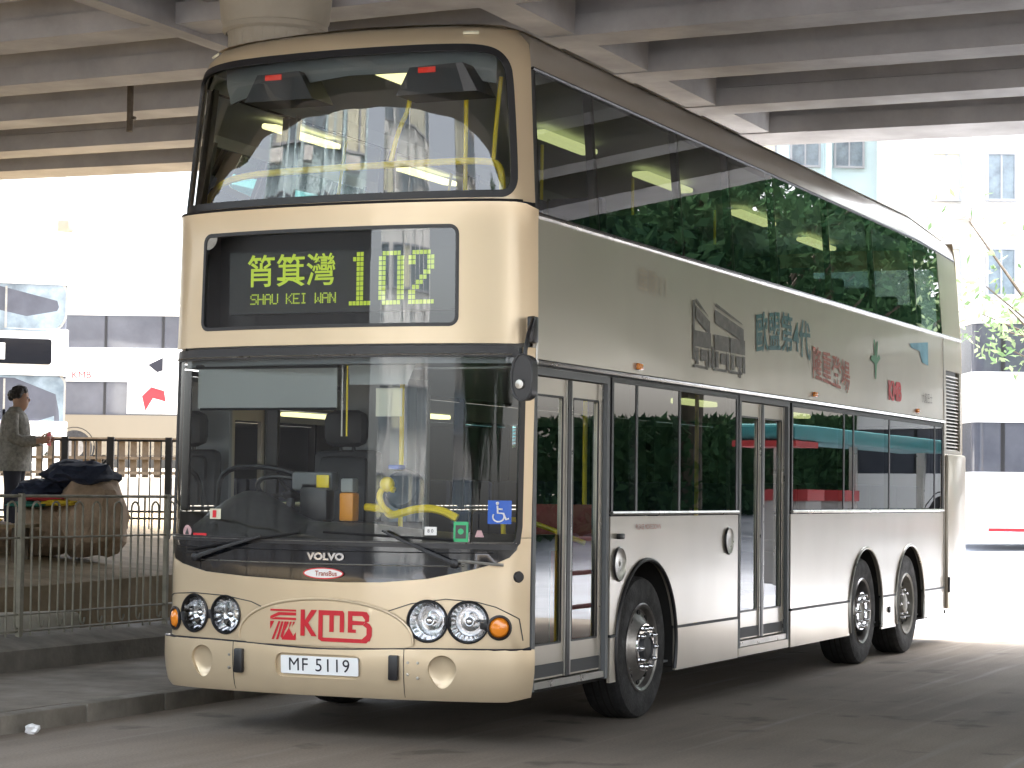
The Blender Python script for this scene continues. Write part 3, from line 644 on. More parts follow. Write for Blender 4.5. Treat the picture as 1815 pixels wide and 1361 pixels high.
    # lower deck glazing
    def lowwin(y0, y1, divs, nm='lower_side_window'):
        ds = [y0] + divs + [y1]
        for a, c in zip(ds, ds[1:]): pn(nm, rect(a + .015, c - .015, 1.415, 2.255), mt=M['sglass'] if near else M['oglass'], step=.5, thick=0., off=-.006)
        q = MB()
        for a in ds: q.box(*sorted((sd * 1.20, sd * 1.249)), a - .018, a + .018, 1.38, 2.29)
        q.box(*sorted((sd * 1.235, sd * 1.2495)), y0, y1, 2.257, 2.29); q.build('window_frame', M['black'], bus, smooth=False)
        q = MB(); q.tube([fn(y, 1.395, .004) for y in np.linspace(y0 - .02, y1 + .02, 8)], .015, 6); q.build('window_sill', M['alu'], bus)
    if near: lowwin(1.67, 4.28, [2.12, 2.98]); lowwin(5.73, 11.1, [7.30, 7.62, 8.9, 10.75])
    else: lowwin(.40, 11.1, [1.55, 3.0, 4.6, 6.1, 7.6, 9.1])

# wheels
def wheel(sd, y, kind):
    X = sd * 1.215
    t = MB(); W_ = .28 if kind != 'rear' else .30
    pr = [(.30, 0), (.34, .006), (.42, .012), (.465, -.002), (.480, -.03), (.482, -.06)]
    prof = [(r, X + sd * (h)) for r, h in pr] + [(.482, X - sd * (W_ - .06)), (.46, X - sd * (W_ - .01)), (.30, X - sd * W_)]
    t.M = Matrix.Translation((0, y, .482)); t.lathe(prof, 44, axis='x'); wh = t.build('wheel', M['rubber'], bus)
    # grooves
    g = MB(); g.M = Matrix.Translation((0, y, .482))
    for gg in (.09, .14, .19): g.lathe([(.4835, X - sd * (gg - .006)), (.4838, X - sd * (gg + .006))], 44, axis='x')
    g.build('tread_groove', M['under'], wh)
    rim = MB(); rim.M = Matrix.Translation((0, y, .482))
    if kind == 'front': rp = [(.302, .004), (.292, .012), (.275, .004), (.262, -.03), (.245, -.035), (.215, -.015), (.20, -.01), (.165, .02), (.12, .028), (.10, .028)]
    elif kind == 'rear': rp = [(.302, .0), (.292, .010), (.275, .0), (.262, -.06), (.25, -.12), (.22, -.14), (.18, -.135), (.15, -.13)]
    else: rp = [(.302, .0), (.292, .010), (.270, .0), (.26, -.05), (.245, -.075), (.20, -.07), (.15, -.05), (.11, -.045)]
    mt = M['steel'] if kind != 'tag' else M['rimgrey']
    rim.lathe([(r, X + sd * h) for r, h in rp], 40, axis='x'); rim.build('rim', mt, wh)
    hb = MB(); hb.M = Matrix.Translation((0, y, .482))
    if kind == 'front': hp = [(.10, .028), (.095, .05), (.075, .06), (.07, .045), (.045, .05), (.0, .052)]
    elif kind == 'rear': hp = [(.15, -.13), (.115, -.06), (.105, -.01), (.08, .0), (.06, -.01), (.0, -.008)]
    else: hp = [(.11, -.045), (.09, -.01), (.06, .0), (.0, .002)]
    hb.lathe([(max(r, .001), X + sd * h) for r, h in hp], 28, axis='x'); hb.build('hub', M['rimgrey'] if kind != 'front' else M['intdark'], wh)
    nm = {'front': 10, 'rear': 10, 'tag': 8}[kind]; rr = {'front': .135, 'rear': .145, 'tag': .135}[kind]; ho = {'front': .026, 'rear': -.005, 'tag': -.05}[kind]
    if kind != 'tag':
        ring = MB(); ring.M = Matrix.Translation((0, y, .482)); ring.lathe([(rr - .03, X + sd * (ho - .004)), (rr - .026, X + sd * (ho + .006)), (rr + .026, X + sd * (ho + .006)), (rr + .03, X + sd * (ho - .012))], 36, axis='x'); ring.build('nut_ring', M['chrome'], wh)
    base = None
    for k in range(nm):
        a = 2 * math.pi * k / nm
        if base is None:
            q = MB(); q.lathe([(.0185, 0), (.018, sd * .03), (.010, sd * .045), (.0005, sd * .047)], 10, axis='x'); base = q.mesh('wheel_nut', M['chrome'])
        o = link('wheel_nut', base, wh); o.location = (X + sd * ho, y + rr * math.cos(a), .482 + rr * math.sin(a))
    hm = None
    for k in range(10):
        a = 2 * math.pi * (k + .5) / 10
        if hm is None:
            q = MB(); q.lathe([(.0005, sd * .004), (.022, sd * .003), (.026, sd * -.006)], 12, axis='x'); hm = q.mesh('hand_hole', M['under'])
        rad = .23; d = {'front': -.022, 'rear': -.135, 'tag': -.068}[kind]
        o = link('hand_hole', hm, wh); o.location = (X + sd * d, y + rad * math.cos(a), .482 + rad * math.sin(a))
    return wh
for sd in (1, -1):
    wheel(sd, 2.33, 'front'); wheel(sd, 8.05, 'rear'); wheel(sd, 9.70, 'tag')

# doors
def door(y0, y1, zb, zt, sill):
    f = MB(); X = 1.244
    f.box(X - .10, X + .004, y0 - .055, y0 - .006, zb - .06, zt + .05); f.box(X - .10, X + .004, y1 + .006, y1 + .055, zb - .06, zt + .05); f.box(X - .10, X + .004, y0 - .006, y1 + .006, zt + .006, zt + .05)
    d = f.build('door_frame', M['intgrey'], bus, smooth=False); ym = (y0 + y1) / 2
    for a, c in ((y0, ym - .03), (ym + .03, y1)):
        lf = sheet('door_leaf', rect(a, c, zb, zt), [rrect(a + .055, c - .055, zb + .21, zt - .11, .015, 3)], lambda y, z, o: (X - .035 + o, y, z), M['gold_side'], bus, step=.3, thick=.03)
        sheet('door_glass', rect(a + .05, c - .05, zb + .20, zt - .10), [], lambda y, z, o: (X - .045 + o, y, z), M['dglass'], lf, step=.3, thick=0.)
        gasket('door_glass_seal', rrect(a + .05, c - .05, zb + .205, zt - .105, .015, 3), .012, lambda y, z, o: (X - .035 + o, y, z), M['black'], lf, off=.004, thick=.008)
        q = MB(); q.box(X - .034, X - .028, a + .01, c - .01, zb + .012, zb + .09); q.build('kick_plate', M['intdark'], lf, smooth=False)
        for yy in (a, c - .022):
            q = MB(); q.box(X - .036, X - .022, yy, yy + .022, zb, zt); q.build('door_edge', M['alu'], lf, smooth=False)
    q = MB(); q.box(X - .045, X - .018, ym - .028, ym - .002, zb, zt - .002); q.box(X - .045, X - .018, ym + .002, ym + .028, zb, zt - .002); q.build('door_rubber', M['black'], bus, smooth=False)
    q = MB(); q.box(X - .10, X - .002, y0 - .004, y1 + .004, zb - .05, zb - .008); q.build('door_sill', M['alu'], bus, smooth=False)
    if sill: q = MB(); q.box(X - .08, X + .004, y0 - .05, y1 + .05, .292, zb - .056); q.build('skirt_panel', gs, bus, smooth=False)
door(.42, 1.565, .385, 2.235, False); door(4.395, 5.60, .415, 2.245, True)
# small side items
for yy, zz in ((2.13, 2.385), (6.35, 2.385), (9.97, 2.385)):
    q = MB(); q.rbox(1.248, 1.275, yy - .045, yy + .045, zz - .022, zz + .022, .008); q.build('side_marker_lamp', M['amber'], bus)
for yy, zz, w_, h_ in ((1.80, 1.06, .16, .19), (4.08, 1.18, .14, .17)):
    q = MB(); vs = []
    q.M = Matrix.Translation((1.2525, yy, zz)); q.lathe([(h_ * .62, .0), (h_ * .56, .012), (h_ * .42, .002), (h_ * .1, .003)], 24, axis='x'); q.build('filler_flap', M['alu'], bus)
    q = MB(); q.M = Matrix.Translation((1.262, yy, zz)); q.tube([(0, h_ * .60 * math.cos(t), h_ * .60 * math.sin(t)) for t in np.linspace(R(120), R(240), 12)], .008, 6); q.build('flap_shadow_lip', M['black'], bus)
q = MB(); q.rbox(1.25, 1.285, 1.74, 1.83, 1.225, 1.262, .01); q.build('door_release', M['black'], bus)
for yy in (8.88,): q = MB(); q.M = Matrix.Translation((1.255, yy, .46)); q.lathe([(.03, 0), (.028, .015), (.001, .016)], 14, axis='x'); q.build('jacking_cap', M['black'], bus)
text_on('side_notice', 'PLEASE MOVE DOWN', .05, 2.35, 1.30, lambda y, z, o: GL(y, z, o), M['faded_red'], bus, off=.003)
# vent at the rear corner
q = MB()
for k in range(22): 
    z = 2.04 + k * .037; q.add([(1.235 - .02, 11.27, z), (1.235 - .02, 11.89, z), (1.238, 11.89, z - .022), (1.238, 11.27, z - .022)], [(0, 1, 2, 3)])
q.build('engine_vent', M['rimgrey'], bus, smooth=False)
q = MB(); q.box(1.16, 1.19, 11.26, 11.90, 2.02, 2.86); q.build('vent_backing', M['under'], bus, smooth=False)
q = MB(); q.rbox(1.235, 1.29, 11.2, 12.02, .37, 1.98, .03); q.build('rear_corner_cover', gs, bus)
q = MB(); q.M = Matrix.Translation((1.292, 11.23, .62)); q.rbox(-.01, .01, -.02, .02, -.08, .08, .006); q.build('cover_hinge', M['black'], bus)

# side advertising (flat print)
def arcwarp(k): return lambda x, y: (x, y - k * x * x)
text_on('advert_lettering', '歐盟第4代', .34, 5.48, 2.83, GL, M['teal'], bus, off=.006, bold=.005, warp=lambda x, y: (x, y - .09 * x * x + .02 * x))
text_on('advert_lettering', '隆重登場', .30, 6.88, 2.60, GL, M['faded_red'], bus, off=.006, bold=.004, warp=lambda x, y: (x, y - .07 * x))
text_on('advert_lettering', 'KMB', .24, 9.08, 2.53, GL, M['maroon'], bus, off=.006, bold=.012, sx=1.05)
text_on('advert_lettering', '九龍巴士', .11, 10.4, 2.52, GL, M['ad_grey'], bus, off=.006)
text_on('ghost_lettering', '車隊11', .20, 2.42, 2.96, GL, M['ghost'], bus, off=.006)
P = []
for i, (a, b_) in enumerate(((3.30, 3.62), (3.74, 4.42))):
    P += [[(a, 2.80), (b_, 2.70), (b_, 2.80), (a, 2.90)], [(a, 2.925), (b_ - .02, 2.83), (b_ - .05, 2.845), (a + .02, 2.95)]]
strokes('advert_print', P, GL, M['ad_grey'], bus, off=.006, step=.2)
P = []
for a, b_ in ((3.27, 3.64), (3.72, 4.06), (4.09, 4.45)):
    P += [rect(a, b_, 2.60, 2.715), rect(a + .02, a + .09, 2.47, 2.59), rect(a + .14, b_ - .08, 2.50, 2.585), rect(b_ - .06, b_, 2.46, 2.59), rect(a - .03, a + .28, 2.445, 2.465)]
P += [rect(3.24, 3.28, 2.50, 2.93), rect(3.66, 3.71, 2.46, 2.62), rect(3.52, 3.56, 2.44, 2.50), rect(4.30, 4.34, 2.42, 2.5)]
strokes('advert_print', P, GL, M['ad_grey'], bus, off=.006, step=.2)
strokes('advert_leaf', [[(8.35, 2.62), (8.39, 2.62), (8.42, 2.76), (8.55, 2.82), (8.50, 2.86), (8.43, 2.82), (8.47, 2.98), (8.42, 2.97), (8.39, 2.85), (8.35, 2.99), (8.31, 2.98), (8.34, 2.84), (8.22, 2.83), (8.20, 2.79), (8.34, 2.76)]], GL, M['ad_green'], bus, off=.006, step=.1)
strokes('advert_sky_patch', [[(9.7, 3.04), (10.46, 3.10), (10.46, 2.86), (10.2, 2.88), (10.1, 2.99), (9.75, 3.0)]], GL, M['ad_blue'], bus, off=.006, step=.2)

# nearside mirror
q = MB(); q.rbox(1.262, 1.31, .20, .28, 2.42, 2.58, .012); q.build('mirror_bracket', M['black'], bus)
q = MB(); q.tube([(1.29, .24, 2.57), (1.33, .14, 2.55), (1.335, .06, 2.46), (1.33, .03, 2.36), (1.33, .03, 2.25)], .013, 8); q.build('mirror_arm', M['black'], bus)
mq = MB(); mq.M = Matrix.Translation((1.33, .02, 2.20)); 
pl = rrect(-.066, .066, -.135, .135, .06, 6); mq.prism(pl, lambda u, v, w_: (u, w_, v), -.035, .045); mir = mq.build('mirror_head', M['black'], bus)
q = MB(); q.M = Matrix.Translation((1.33, .02, 2.20)); q.prism(rrect(-.052, .052, -.12, .12, .05, 6), lambda u, v, w_: (u, w_, v), .046, .052); q.build('mirror_glass', M['chrome'], mir)
q = MB(); q.M = Matrix.Translation((1.32, -.02, 2.16)); q.lathe([(.03, .0), (.026, -.012), (.001, -.016)], 16, axis='y'); q.build('mirror_pivot_cap', M['alu'], mir)
b_ = MB(); b_.tube([(1.33 + .068 * math.cos(t) * 1.0, -.018, 2.20 + .138 * math.sin(t)) for t in np.linspace(0, 2 * math.pi, 24)], .006, 6, cap=False); b_.build('mirror_rim', M['intdark'], mir)

# wipers
def wiper(piv, elbow, tips):
    q = MB(); q.M = Fm(piv[0], piv[1], .02); q.lathe([(.03, -.02), (.028, .02), (.01, .03), (.001, .03)], 14); wp = q.build('wiper', M['black'], bus)
    q = MB(); N = 14; q.tube([F(piv[0] + (elbow[0] - piv[0]) * t, piv[1] + (elbow[1] - piv[1]) * t, .035 + .015 * math.sin(t * 3)) for t in np.linspace(0, 1, N)], [.016 - .008 * t for t in np.linspace(0, 1, N)], 6); q.build('wiper_arm', M['intdark'], wp)
    q = MB(); q.tube([F(tips[0][0] + (tips[1][0] - tips[0][0]) * t, tips[0][1] + (tips[1][1] - tips[0][1]) * t, .018) for t in np.linspace(0, 1, 20)], .009, 6); q.build('wiper_blade', M['black'], wp)
wiper((.87, 1.095), (.42, 1.285), ((.86, 1.235), (.02, 1.27)))
wiper((-.94, 1.095), (-.42, 1.235), ((-1.02, 1.14), (-.15, 1.262)))
q = MB(); q.tube([F(x, 1.10 + .01 * math.sin(x * 9), .02) for x in np.linspace(.87, 1.16, 10)], .010, 6); q.build('washer_pipe', M['rimgrey'], bus)

# stickers on the glass
Fg = lambda s, z, o=0.: F(s, z, o - .004)
st = sheet('disabled_access_sticker', rect(1.06, 1.205, 1.335, 1.475), [], lambda s, z, o: Fg(s, z, o + .003), M['bluest'], bus, step=.04, thick=.002)
b = MB(); fg2 = lambda s, z, o=0.: F(s, z, .0015 + o)
b.tube([fg2(1.125 + .034 * math.cos(t), 1.378 + .030 * math.sin(t)) for t in np.linspace(R(150), R(395), 14)], .005, 5)
b.tube([fg2(1.118, 1.445), fg2(1.120, 1.40), fg2(1.155, 1.398), fg2(1.172, 1.362), fg2(1.188, 1.368)], .006, 5); b.tube([fg2(1.12, 1.425), fg2(1.148, 1.423)], .005, 5)
b.ball(fg2(1.117, 1.458), .011, 8); b.build('wheelchair_symbol', M['white'], st)
g_ = sheet('green_sticker', rect(.855, .945, 1.225, 1.345), [], lambda s, z, o: Fg(s, z, o + .003), M['greenst'], bus, step=.05, thick=.002)
strokes('sticker_print', [rect(.868, .932, 1.245, 1.325)], fg2, M['dash'], g_, off=.0005); strokes('sticker_figure', [circ(.90, 1.287, .018, 12)], fg2, M['greenst'], g_, off=.0012)
w_ = sheet('white_sticker', rect(.675, .75, 1.262, 1.312), [], lambda s, z, o: Fg(s, z, o + .003), M['white'], bus, step=.05, thick=.002)
text_on('sticker_print', '8 0', .03, .712, 1.287, fg2, M['ink'], w_, off=.0008)
w_ = sheet('white_sticker', rect(-.855, -.765, 1.335, 1.40), [], lambda s, z, o: Fg(s, z, o + .003), M['paper'], bus, step=.05, thick=.002)
strokes('sticker_print', [rect(-.83, -.80, 1.345, 1.39)], fg2, M['red'], w_, off=.0008)
w_ = sheet('round_sticker', circ(-1.06, 1.252, .042, 16), [], lambda s, z, o: Fg(s, z, o + .003), M['pink'], bus, step=.05, thick=.002)
strokes('sticker_print', [[(-1.08, 1.235), (-1.04, 1.235), (-1.055, 1.275)]], fg2, M['intdark'], w_, off=.0008)
sheet('red_sticker', rect(-1.0, -.88, 1.222 + .005, 1.245), [], lambda s, z, o: Fg(s, z, o + .003), M['red'], bus, step=.05, thick=.002)
sheet('orange_sticker', [(.985, 1.255), (1.04, 1.255), (1.025, 1.295), (1.0, 1.295)], [], lambda s, z, o: Fg(s, z, o + .003), M['pink'], bus, step=.05, thick=.002)
sheet('hologram_disc', [(-.93 + .075 * math.cos(t), 3.115 + .075 * math.sin(t)) for t in np.linspace(math.pi, 2 * math.pi, 14)], [], lambda s, z, o: Fd(s, z, o - .003), M['rimgrey'], bus, step=.05, thick=.002)

# ---- structure and saloons
q = MB(); q.box(-1.17, 1.17, .40, 11.6, .30, .345)
q.build('chassis', M['under'], bus, smooth=False)
for y0_, y1_ in ((2.92, 7.4),):
    q = MB(); q.box(-.95, .80, y0_, y1_, .18, .30); q.build('underframe', M['under'], bus, smooth=False)
q = MB(); q.box(-1.0, 1.0, 10.3, 11.5, .25, .34); q.build('engine_tray', M['under'], bus, smooth=False)
for yy in (2.33, 8.05, 9.70):
    q = MB(); q.tube([(-1.0, yy, .48), (1.0, yy, .48)], .08, 10); q.build('axle', M['under'], bus)
def plat(z): # deck plan following the front curve
    L_ = [F(s, z, -.03) for s in np.linspace(-SE, SE, 30)]; return [(p[0], p[1]) for p in L_] + [(1.2, 11.9), (-1.2, 11.9)]
q = MB(); q.prism(plat(2.38), lambda u, v, w_: (u * .985, v, w_), 2.30, 2.48); q.build('upper_deck_floor', M['intgrey'], bus, smooth=False)
q = MB(); q.box(-1.19, 1.19, .41, 11.9, 3.165, 3.185) if False else None
q = MB(); pc = [(-1.12, 4.13), (-1.08, 4.22), (-.9, 4.28), (0, 4.30), (.9, 4.28), (1.08, 4.22), (1.12, 4.13)]
vs = [(x, .42, z) for x, z in pc] + [(x, 11.9, z - .08) for x, z in pc]; n = len(pc); q.add(vs, [(i, i + 1, n + i + 1, n + i) for i in range(n - 1)]); q.build('upper_ceiling', M['ceil'], bus)
q = MB(); q.box(-1.2, 1.2, 11.86, 11.9, .35, 3.2); q.build('rear_bulkhead', M['intgrey'], bus, smooth=False)
for sd in (1, -1):
    q = MB(); q.box(*sorted((sd * 1.19, sd * 1.205)), .5, 11.88, 2.49, 3.17); q.build('inner_side_lining', M['intgrey'], bus, smooth=False)
# front upper cove (light grey trim over the top of the screen) with two dark domes
cv = [(-1.08, 3.93), (-.72, 3.95), (-.66, 4.07), (-.36, 4.06), (-.26, 3.97), (.35, 4.05), (.45, 4.10), (.80, 4.09), (.9, 3.98), (1.07, 3.92), (1.08, 4.25), (-1.08, 4.25)]
sheet('front_cove', [(-1.12, 4.02), (-.70, 4.07), (.0, 4.12), (.5, 4.12), (1.10, 4.04), (1.12, 4.26), (-1.12, 4.26)], [], lambda s, z, o: F(s, z, o - .10 - max(0, 4.26 - z) * .35), M['cove'], bus, step=.1, thick=.02)
for c0, c1, zz in ((-.66, -.30, 4.0), (.42, .84, 3.98)):
    q = MB(); yy = .19
    q.prism([(c0 - .05, zz - .02), (c0 + .04, zz + .15), (c1 - .02, zz + .16), (c1 + .08, zz - .02)], lambda u, v, w_: (u, w_, v), yy, yy + .28); dm = q.build('mirror_dome', M['intdark'], bus, smooth=False)
    q = MB(); q.rbox(c0 + .10, c0 + .22, yy - .008, yy, zz + .11, zz + .145, .004); q.build('red_sign', M['redlamp'], dm)
# handrails upstairs
y_ = .52
def rail(nm, pts, r=.016, mt='yellow'):
    P = [Vector(p) for p in pts]
    for _ in range(2):   # round the corners
        Q = [P[0]]
        for a, b2 in zip(P, P[1:]): Q += [a.lerp(b2, .25), a.lerp(b2, .75)]
        Q.append(P[-1]); P = Q
    q = MB(); q.tube(P, r, 8); return q.build(nm, M[mt], bus)
rail('front_handrail', [(-1.22, y_, 3.28), (-1.16, y_, 3.45), (-1.0, y_, 3.565), (-.4, y_ - .03, 3.58), (.4, y_ - .03, 3.585), (.85, y_, 3.585), (.94, y_, 3.54), (.95, y_, 3.38), (.95, y_, 3.20)], .023)
rail('handrail_pole', [(.29, y_ + .03, 4.2), (.29, y_ + .03, 3.96), (.22, y_, 3.80), (.17, y_, 3.60)], .016)
rail('handrail_pole', [(.60, y_ + .2, 4.25), (.60, y_ + .2, 3.0), (.60, y_ + .2, 2.5)], .015)
rail('handrail_pole', [(.93, y_, 4.1), (.90, y_, 3.8), (.885, y_, 3.58)], .014)
for yy in (3.2, 5.2, 7.4):
    rail('stanchion', [(-.28, yy + .8, 2.5), (-.28, yy + .8, 4.25)], .014)
# ceiling lights along the centre line
for y0, y1 in ((.62, 1.15), (3.24, 4.30), (5.43, 6.57), (7.97, 9.04), (10.2, 11.2)):
    q = MB(); zc = 4.262 - .08 * (y0 / 11.9)
    q.rbox(-.075, .075, y0, y1, zc - .045, zc, .015); q.build('ceiling_light', M['lampon'], bus)
for y0, y1 in ((4.7, 5.5), (7.2, 8.2)):
    q = MB(); q.rbox(.55, .68, y0, y1, 2.245, 2.285, .012); q.build('ceiling_light', M['lampon'], bus)
# saloon seats
def seat_mesh(mt=M['seatblue']):
    q = MB(); q.rbox(-.42, .42, 0, .42, .40, .50, .03); q.rbox(-.42, -.01, .38, .47, .48, 1.02, .035); q.rbox(.01, .42, .38, .47, .48, 1.02, .035); q.box(-.3, .3, .15, .25, 0, .42); return q.mesh('saloon_seat', mt)
SM = seat_mesh()
for i in range(10):
    for sd in (-1, 1):
        yy = 1.35 + i * .98
        if sd == -1 and i in (3, 4): continue
        o = link('saloon_seat', SM, bus); o.location = (sd * .72, yy, 2.48)
        if i in (2, 4, 6, 7, 8, 9) and not (sd == 1 and i in (2, 4)): 
            o = link('saloon_seat', SM, bus); o.location = (sd * .72, yy, .36 if i < 6 else .62)
# cab
b = MB(); b.rbox(-.86, -.36, 1.05, 1.52, .98, 1.12, .04); b.rbox(-.86, -.36, 1.42, 1.54, 1.08, 1.80, .05); b.rbox(-.80, -.42, 1.38, 1.50, 1.30, 1.76, .05); seat = b.build('driver_seat', M['seatblk'], bus)
b = MB(); b.rbox(-.77, -.45, 1.37, 1.52, 1.82, 2.07, .07); b.tube([(-.66, 1.46, 1.75), (-.66, 1.46, 1.9)], .012, 6); b.tube([(-.56, 1.46, 1.75), (-.56, 1.46, 1.9)], .012, 6); b.build('headrest', M['seatblk'], seat)
b = MB(); b.rbox(-.90, -.84, 1.1, 1.5, 1.25, 1.32, .02); b.rbox(-.38, -.32, 1.1, 1.5, 1.25, 1.32, .02); b.build('armrest', M['seatblk'], seat)
b = MB(); b.rbox(-.8, -.42, 1.0, 1.5, .36, .98, .05); b.build('seat_pedestal', M['under'], seat)
# dashboard, following the screen, higher binnacle on the driver side
def dashp(s, t, o):
    p = Vector(F(s, 1.22, -.03)); z = 1.215; y = p.y + t
    h = .25 * math.exp(-((s + .78) / .36) ** 2) * max(0, math.sin(min(1, t / .55) * math.pi * .75)) + .05 * min(1, t / .2) + .06 * math.exp(-((s - .05) / .5) ** 2) * max(0, math.sin(min(1, t / .55) * math.pi))
    return (p.x * (1 - .02 * t), y, z + h + o)
sheet('dashboard', rect(-1.3, 1.30, .0, .62), [], dashp, M['dash'], bus, step=.06, thick=.10, ang=60)
b = MB(); b.box(-1.2, 1.15, .85, .88, .36, 1.26); b.build('dash_back', M['intdark'], bus, smooth=False)
# steering wheel, tilted
b = MB(); Ms = Matrix.Translation((-.68, .84, 1.50)) @ Matrix.Rotation(R(-28), 4, 'X'); b.M = Ms
b.tube([(.235 * math.cos(t), .235 * math.sin(t), 0) for t in np.linspace(0, 2 * math.pi, 33)], .016, 8, cap=False); sw = b.build('steering_wheel', M['black'], bus)
b = MB(); b.M = Ms; b.ball((0, 0, -.02), .07, 12, (1, 1, .4))
for a in (R(10), R(170), R(270)): b.tube([(0, 0, -.01), (.23 * math.cos(a), .23 * math.sin(a), 0)], .012, 6)
b.tube([(0, 0, -.02), (0, .05, -.3)], .03, 8); b.build('steering_hub', M['black'], sw)
rail('dash_hoop', [(-1.18, .72, 1.40), (-1.16, .72, 1.66), (-.8, .70, 1.68), (-.48, .70, 1.60), (-.40, .70, 1.42)], .018, 'black')
b = MB(); b.rbox(-.44, -.24, .50, .62, 1.33, 1.58, .02); b.build('fare_console', M['black'], bus)
b = MB(); b.rbox(-.50, -.20, .50, .60, 1.52, 1.64, .02); b.build('ticket_machine', M['intgrey'], bus)
b = MB(); b.rbox(-.30, -.21, .47, .475, 1.54, 1.62, .002); b.build('small_label', M['yellow'], bus)
# orange drink container with pale top on the dash
dr = MB(); dr.rbox(-.135, -.035, .47, .56, 1.33, 1.51, .012); 
dr = dr.build('drink_container', M['orange'], None); tag(dr, 'square bottle of orange liquid standing on the bus dashboard', 'bottle')
b = MB(); b.rbox(-.130, -.040, .475, .555, 1.512, 1.60, .012); b.build('clear_top', M['blind'], dr)
# yellow handrail loop by the entrance, with ticket box
rail('entrance_handrail', [(-.02, .62, 1.42), (.14, .60, 1.41), (.18, .55, 1.37), (.26, .52, 1.38), (.40, .52, 1.42), (.55, .52, 1.415), (.66, .54, 1.36)], .026)
rail('entrance_handrail', [(.20, .56, 1.38), (.15, .52, 1.42), (.13, .50, 1.50), (.17, .50, 1.55), (.24, .50, 1.53)], .020)
b = MB(); b.ball((.19, .50, 1.565), .05, 14, (1, .8, 1)); b.build('handrail_knob', M['yellow'], bus)
b = MB(); b.M = Matrix.Translation((.22, .66, 1.54)) @ Matrix.Rotation(R(80), 4, 'X'); b.lathe([(.0, .03), (.11, .03), (.13, .0), (.13, -.06), (.0, -.06)], 26); b.build('fare_box', M['intdark'], bus)
b = MB(); b.rbox(.14, .22, .60, .70, 1.66, 1.69, .01); b.build('blue_cloth', M['bluest'], bus)
# blinds, notice, cab partition, poles
b = MB(); b.box(-1.02, -.015, .20, .206, 2.035, 2.30); b.build('sun_blind', M['blind'], bus, smooth=False)
b = MB(); b.tube([(-1.03, .20, 2.30), (-.005, .20, 2.30)], .016, 8); b.tube([(-1.0, .20, 2.03), (-.02, .20, 2.03)], .009, 6); b.build('blind_roller', M['black'], bus)
b = MB(); b.add([(.05, .22, 2.33), (.52, .24, 2.33), (.44, .26, 2.18), (.05, .24, 2.18)], [(0, 1, 2, 3)]); b.build('header_flap', M['blind'], bus, smooth=False)
b = MB(); b.box(.205, .385, .30, .304, 1.985, 2.16); b.build('paper_notice', M['paper'], bus, smooth=False)
for xx in (.0, .035): b = MB(); b.tube([(xx, .24, 2.30), (xx, .24, 1.86)], .006, 6); b.build('blind_cord_rod', M['yellow'] if xx else M['alu'], bus)
b = MB(); b.box(-1.18, -.62, 1.72, 1.76, .36, 2.29) if False else b.box(-.80, -.12, 1.70, 1.74, .36, 2.29); b.build('cab_partition', M['partition'], bus, smooth=False)
b = MB(); b.box(-.33, -.20, 1.55, 1.69, .36, 2.29); b.build('cab_door_post', M['blind'], bus, smooth=False)
b = MB(); b.box(-.14, -.10, .95, 1.6, .36, 1.32); b.build('cab_door', M['intdark'], bus, smooth=False)
b = MB(); b.tube([(-.04, 1.15, .36), (-.04, 1.15, 2.3)], .017, 8); b.build('handrail_pole', M['yellow'], bus)
for xx, yy in ((1.02, 1.75), (.55, 3.1), (.95, 4.2)):
    b = MB(); b.tube([(xx, yy, .36), (xx, yy, 2.3)], .017, 8); b.build('handrail_pole', M['yellow'], bus)
rail('door_handrail', [(1.12, .62, .9), (.8, .80, 1.35), (.8, 1.3, 1.35), (1.12, 1.52, 1.2)], .017)
b = MB(); b.box(.60, 1.15, 1.66, 1.69, .38, 1.45); b.build('luggage_screen', M['redbar'], bus, smooth=False)
b = MB(); b.box(-1.2, 1.2, .36, 11.85, .346, .36); b.build('lower_floor', M['intgrey'], bus, smooth=False)
b = MB(); b.box(-1.2, 1.2, .5, 11.85, 2.286, 2.298); b.build('lower_ceiling', M['ceil'], bus, smooth=False)
# rear face
def Rf(x, z, o): return (x * hwid(z) / 1.25, 11.98 + .02 + o, z)
sheet('rear_panel', rect(-1.25, 1.25, .36, 4.27), [rrect(-1.0, 1.0, 3.3, 4.0, .08)], Rf, M['gold'], bus, step=.2)
sheet('rear_window', rect(-1.02, 1.02, 3.28, 4.02), [], lambda x, z, o: Rf(x, z, o - .01), M['sglass'], bus, step=.4, thick=0)
for sd in (-1, 1):
    for zz in (.8, .95, 1.1):
        q = MB(); q.M = Matrix.Translation((sd * 1.08, 12.005, zz)); q.lathe([(.06, 0), (.05, .02), (.001, .025)], 16, axis='y'); q.build('rear_lamp', M['redlamp'] if zz != .95 else M['amber'], bus)
# ================================================================== SETTING
def gz(x, y):   # ground height: level under the deck, rising gently to the rear
    return 0 if y < 14 else (y - 14) * .038 if y < 46 else 32 * .038
b = MB(); xs_ = [-400, -120, -60, -30, -12, -4, 4, 14, 30, 60, 120, 400]; ys_ = [-400, -120, -60, -30, -10, 0, 7, 14, 22, 30, 38, 46, 70, 120, 400]
b.add([(x, y, gz(x, y)) for y in ys_ for x in xs_], [(j * 12 + i, j * 12 + i + 1, (j + 1) * 12 + i + 1, (j + 1) * 12 + i) for j in range(len(ys_) - 1) for i in range(11)])
tag(b.build('road', M['ground'], None), kind='structure')

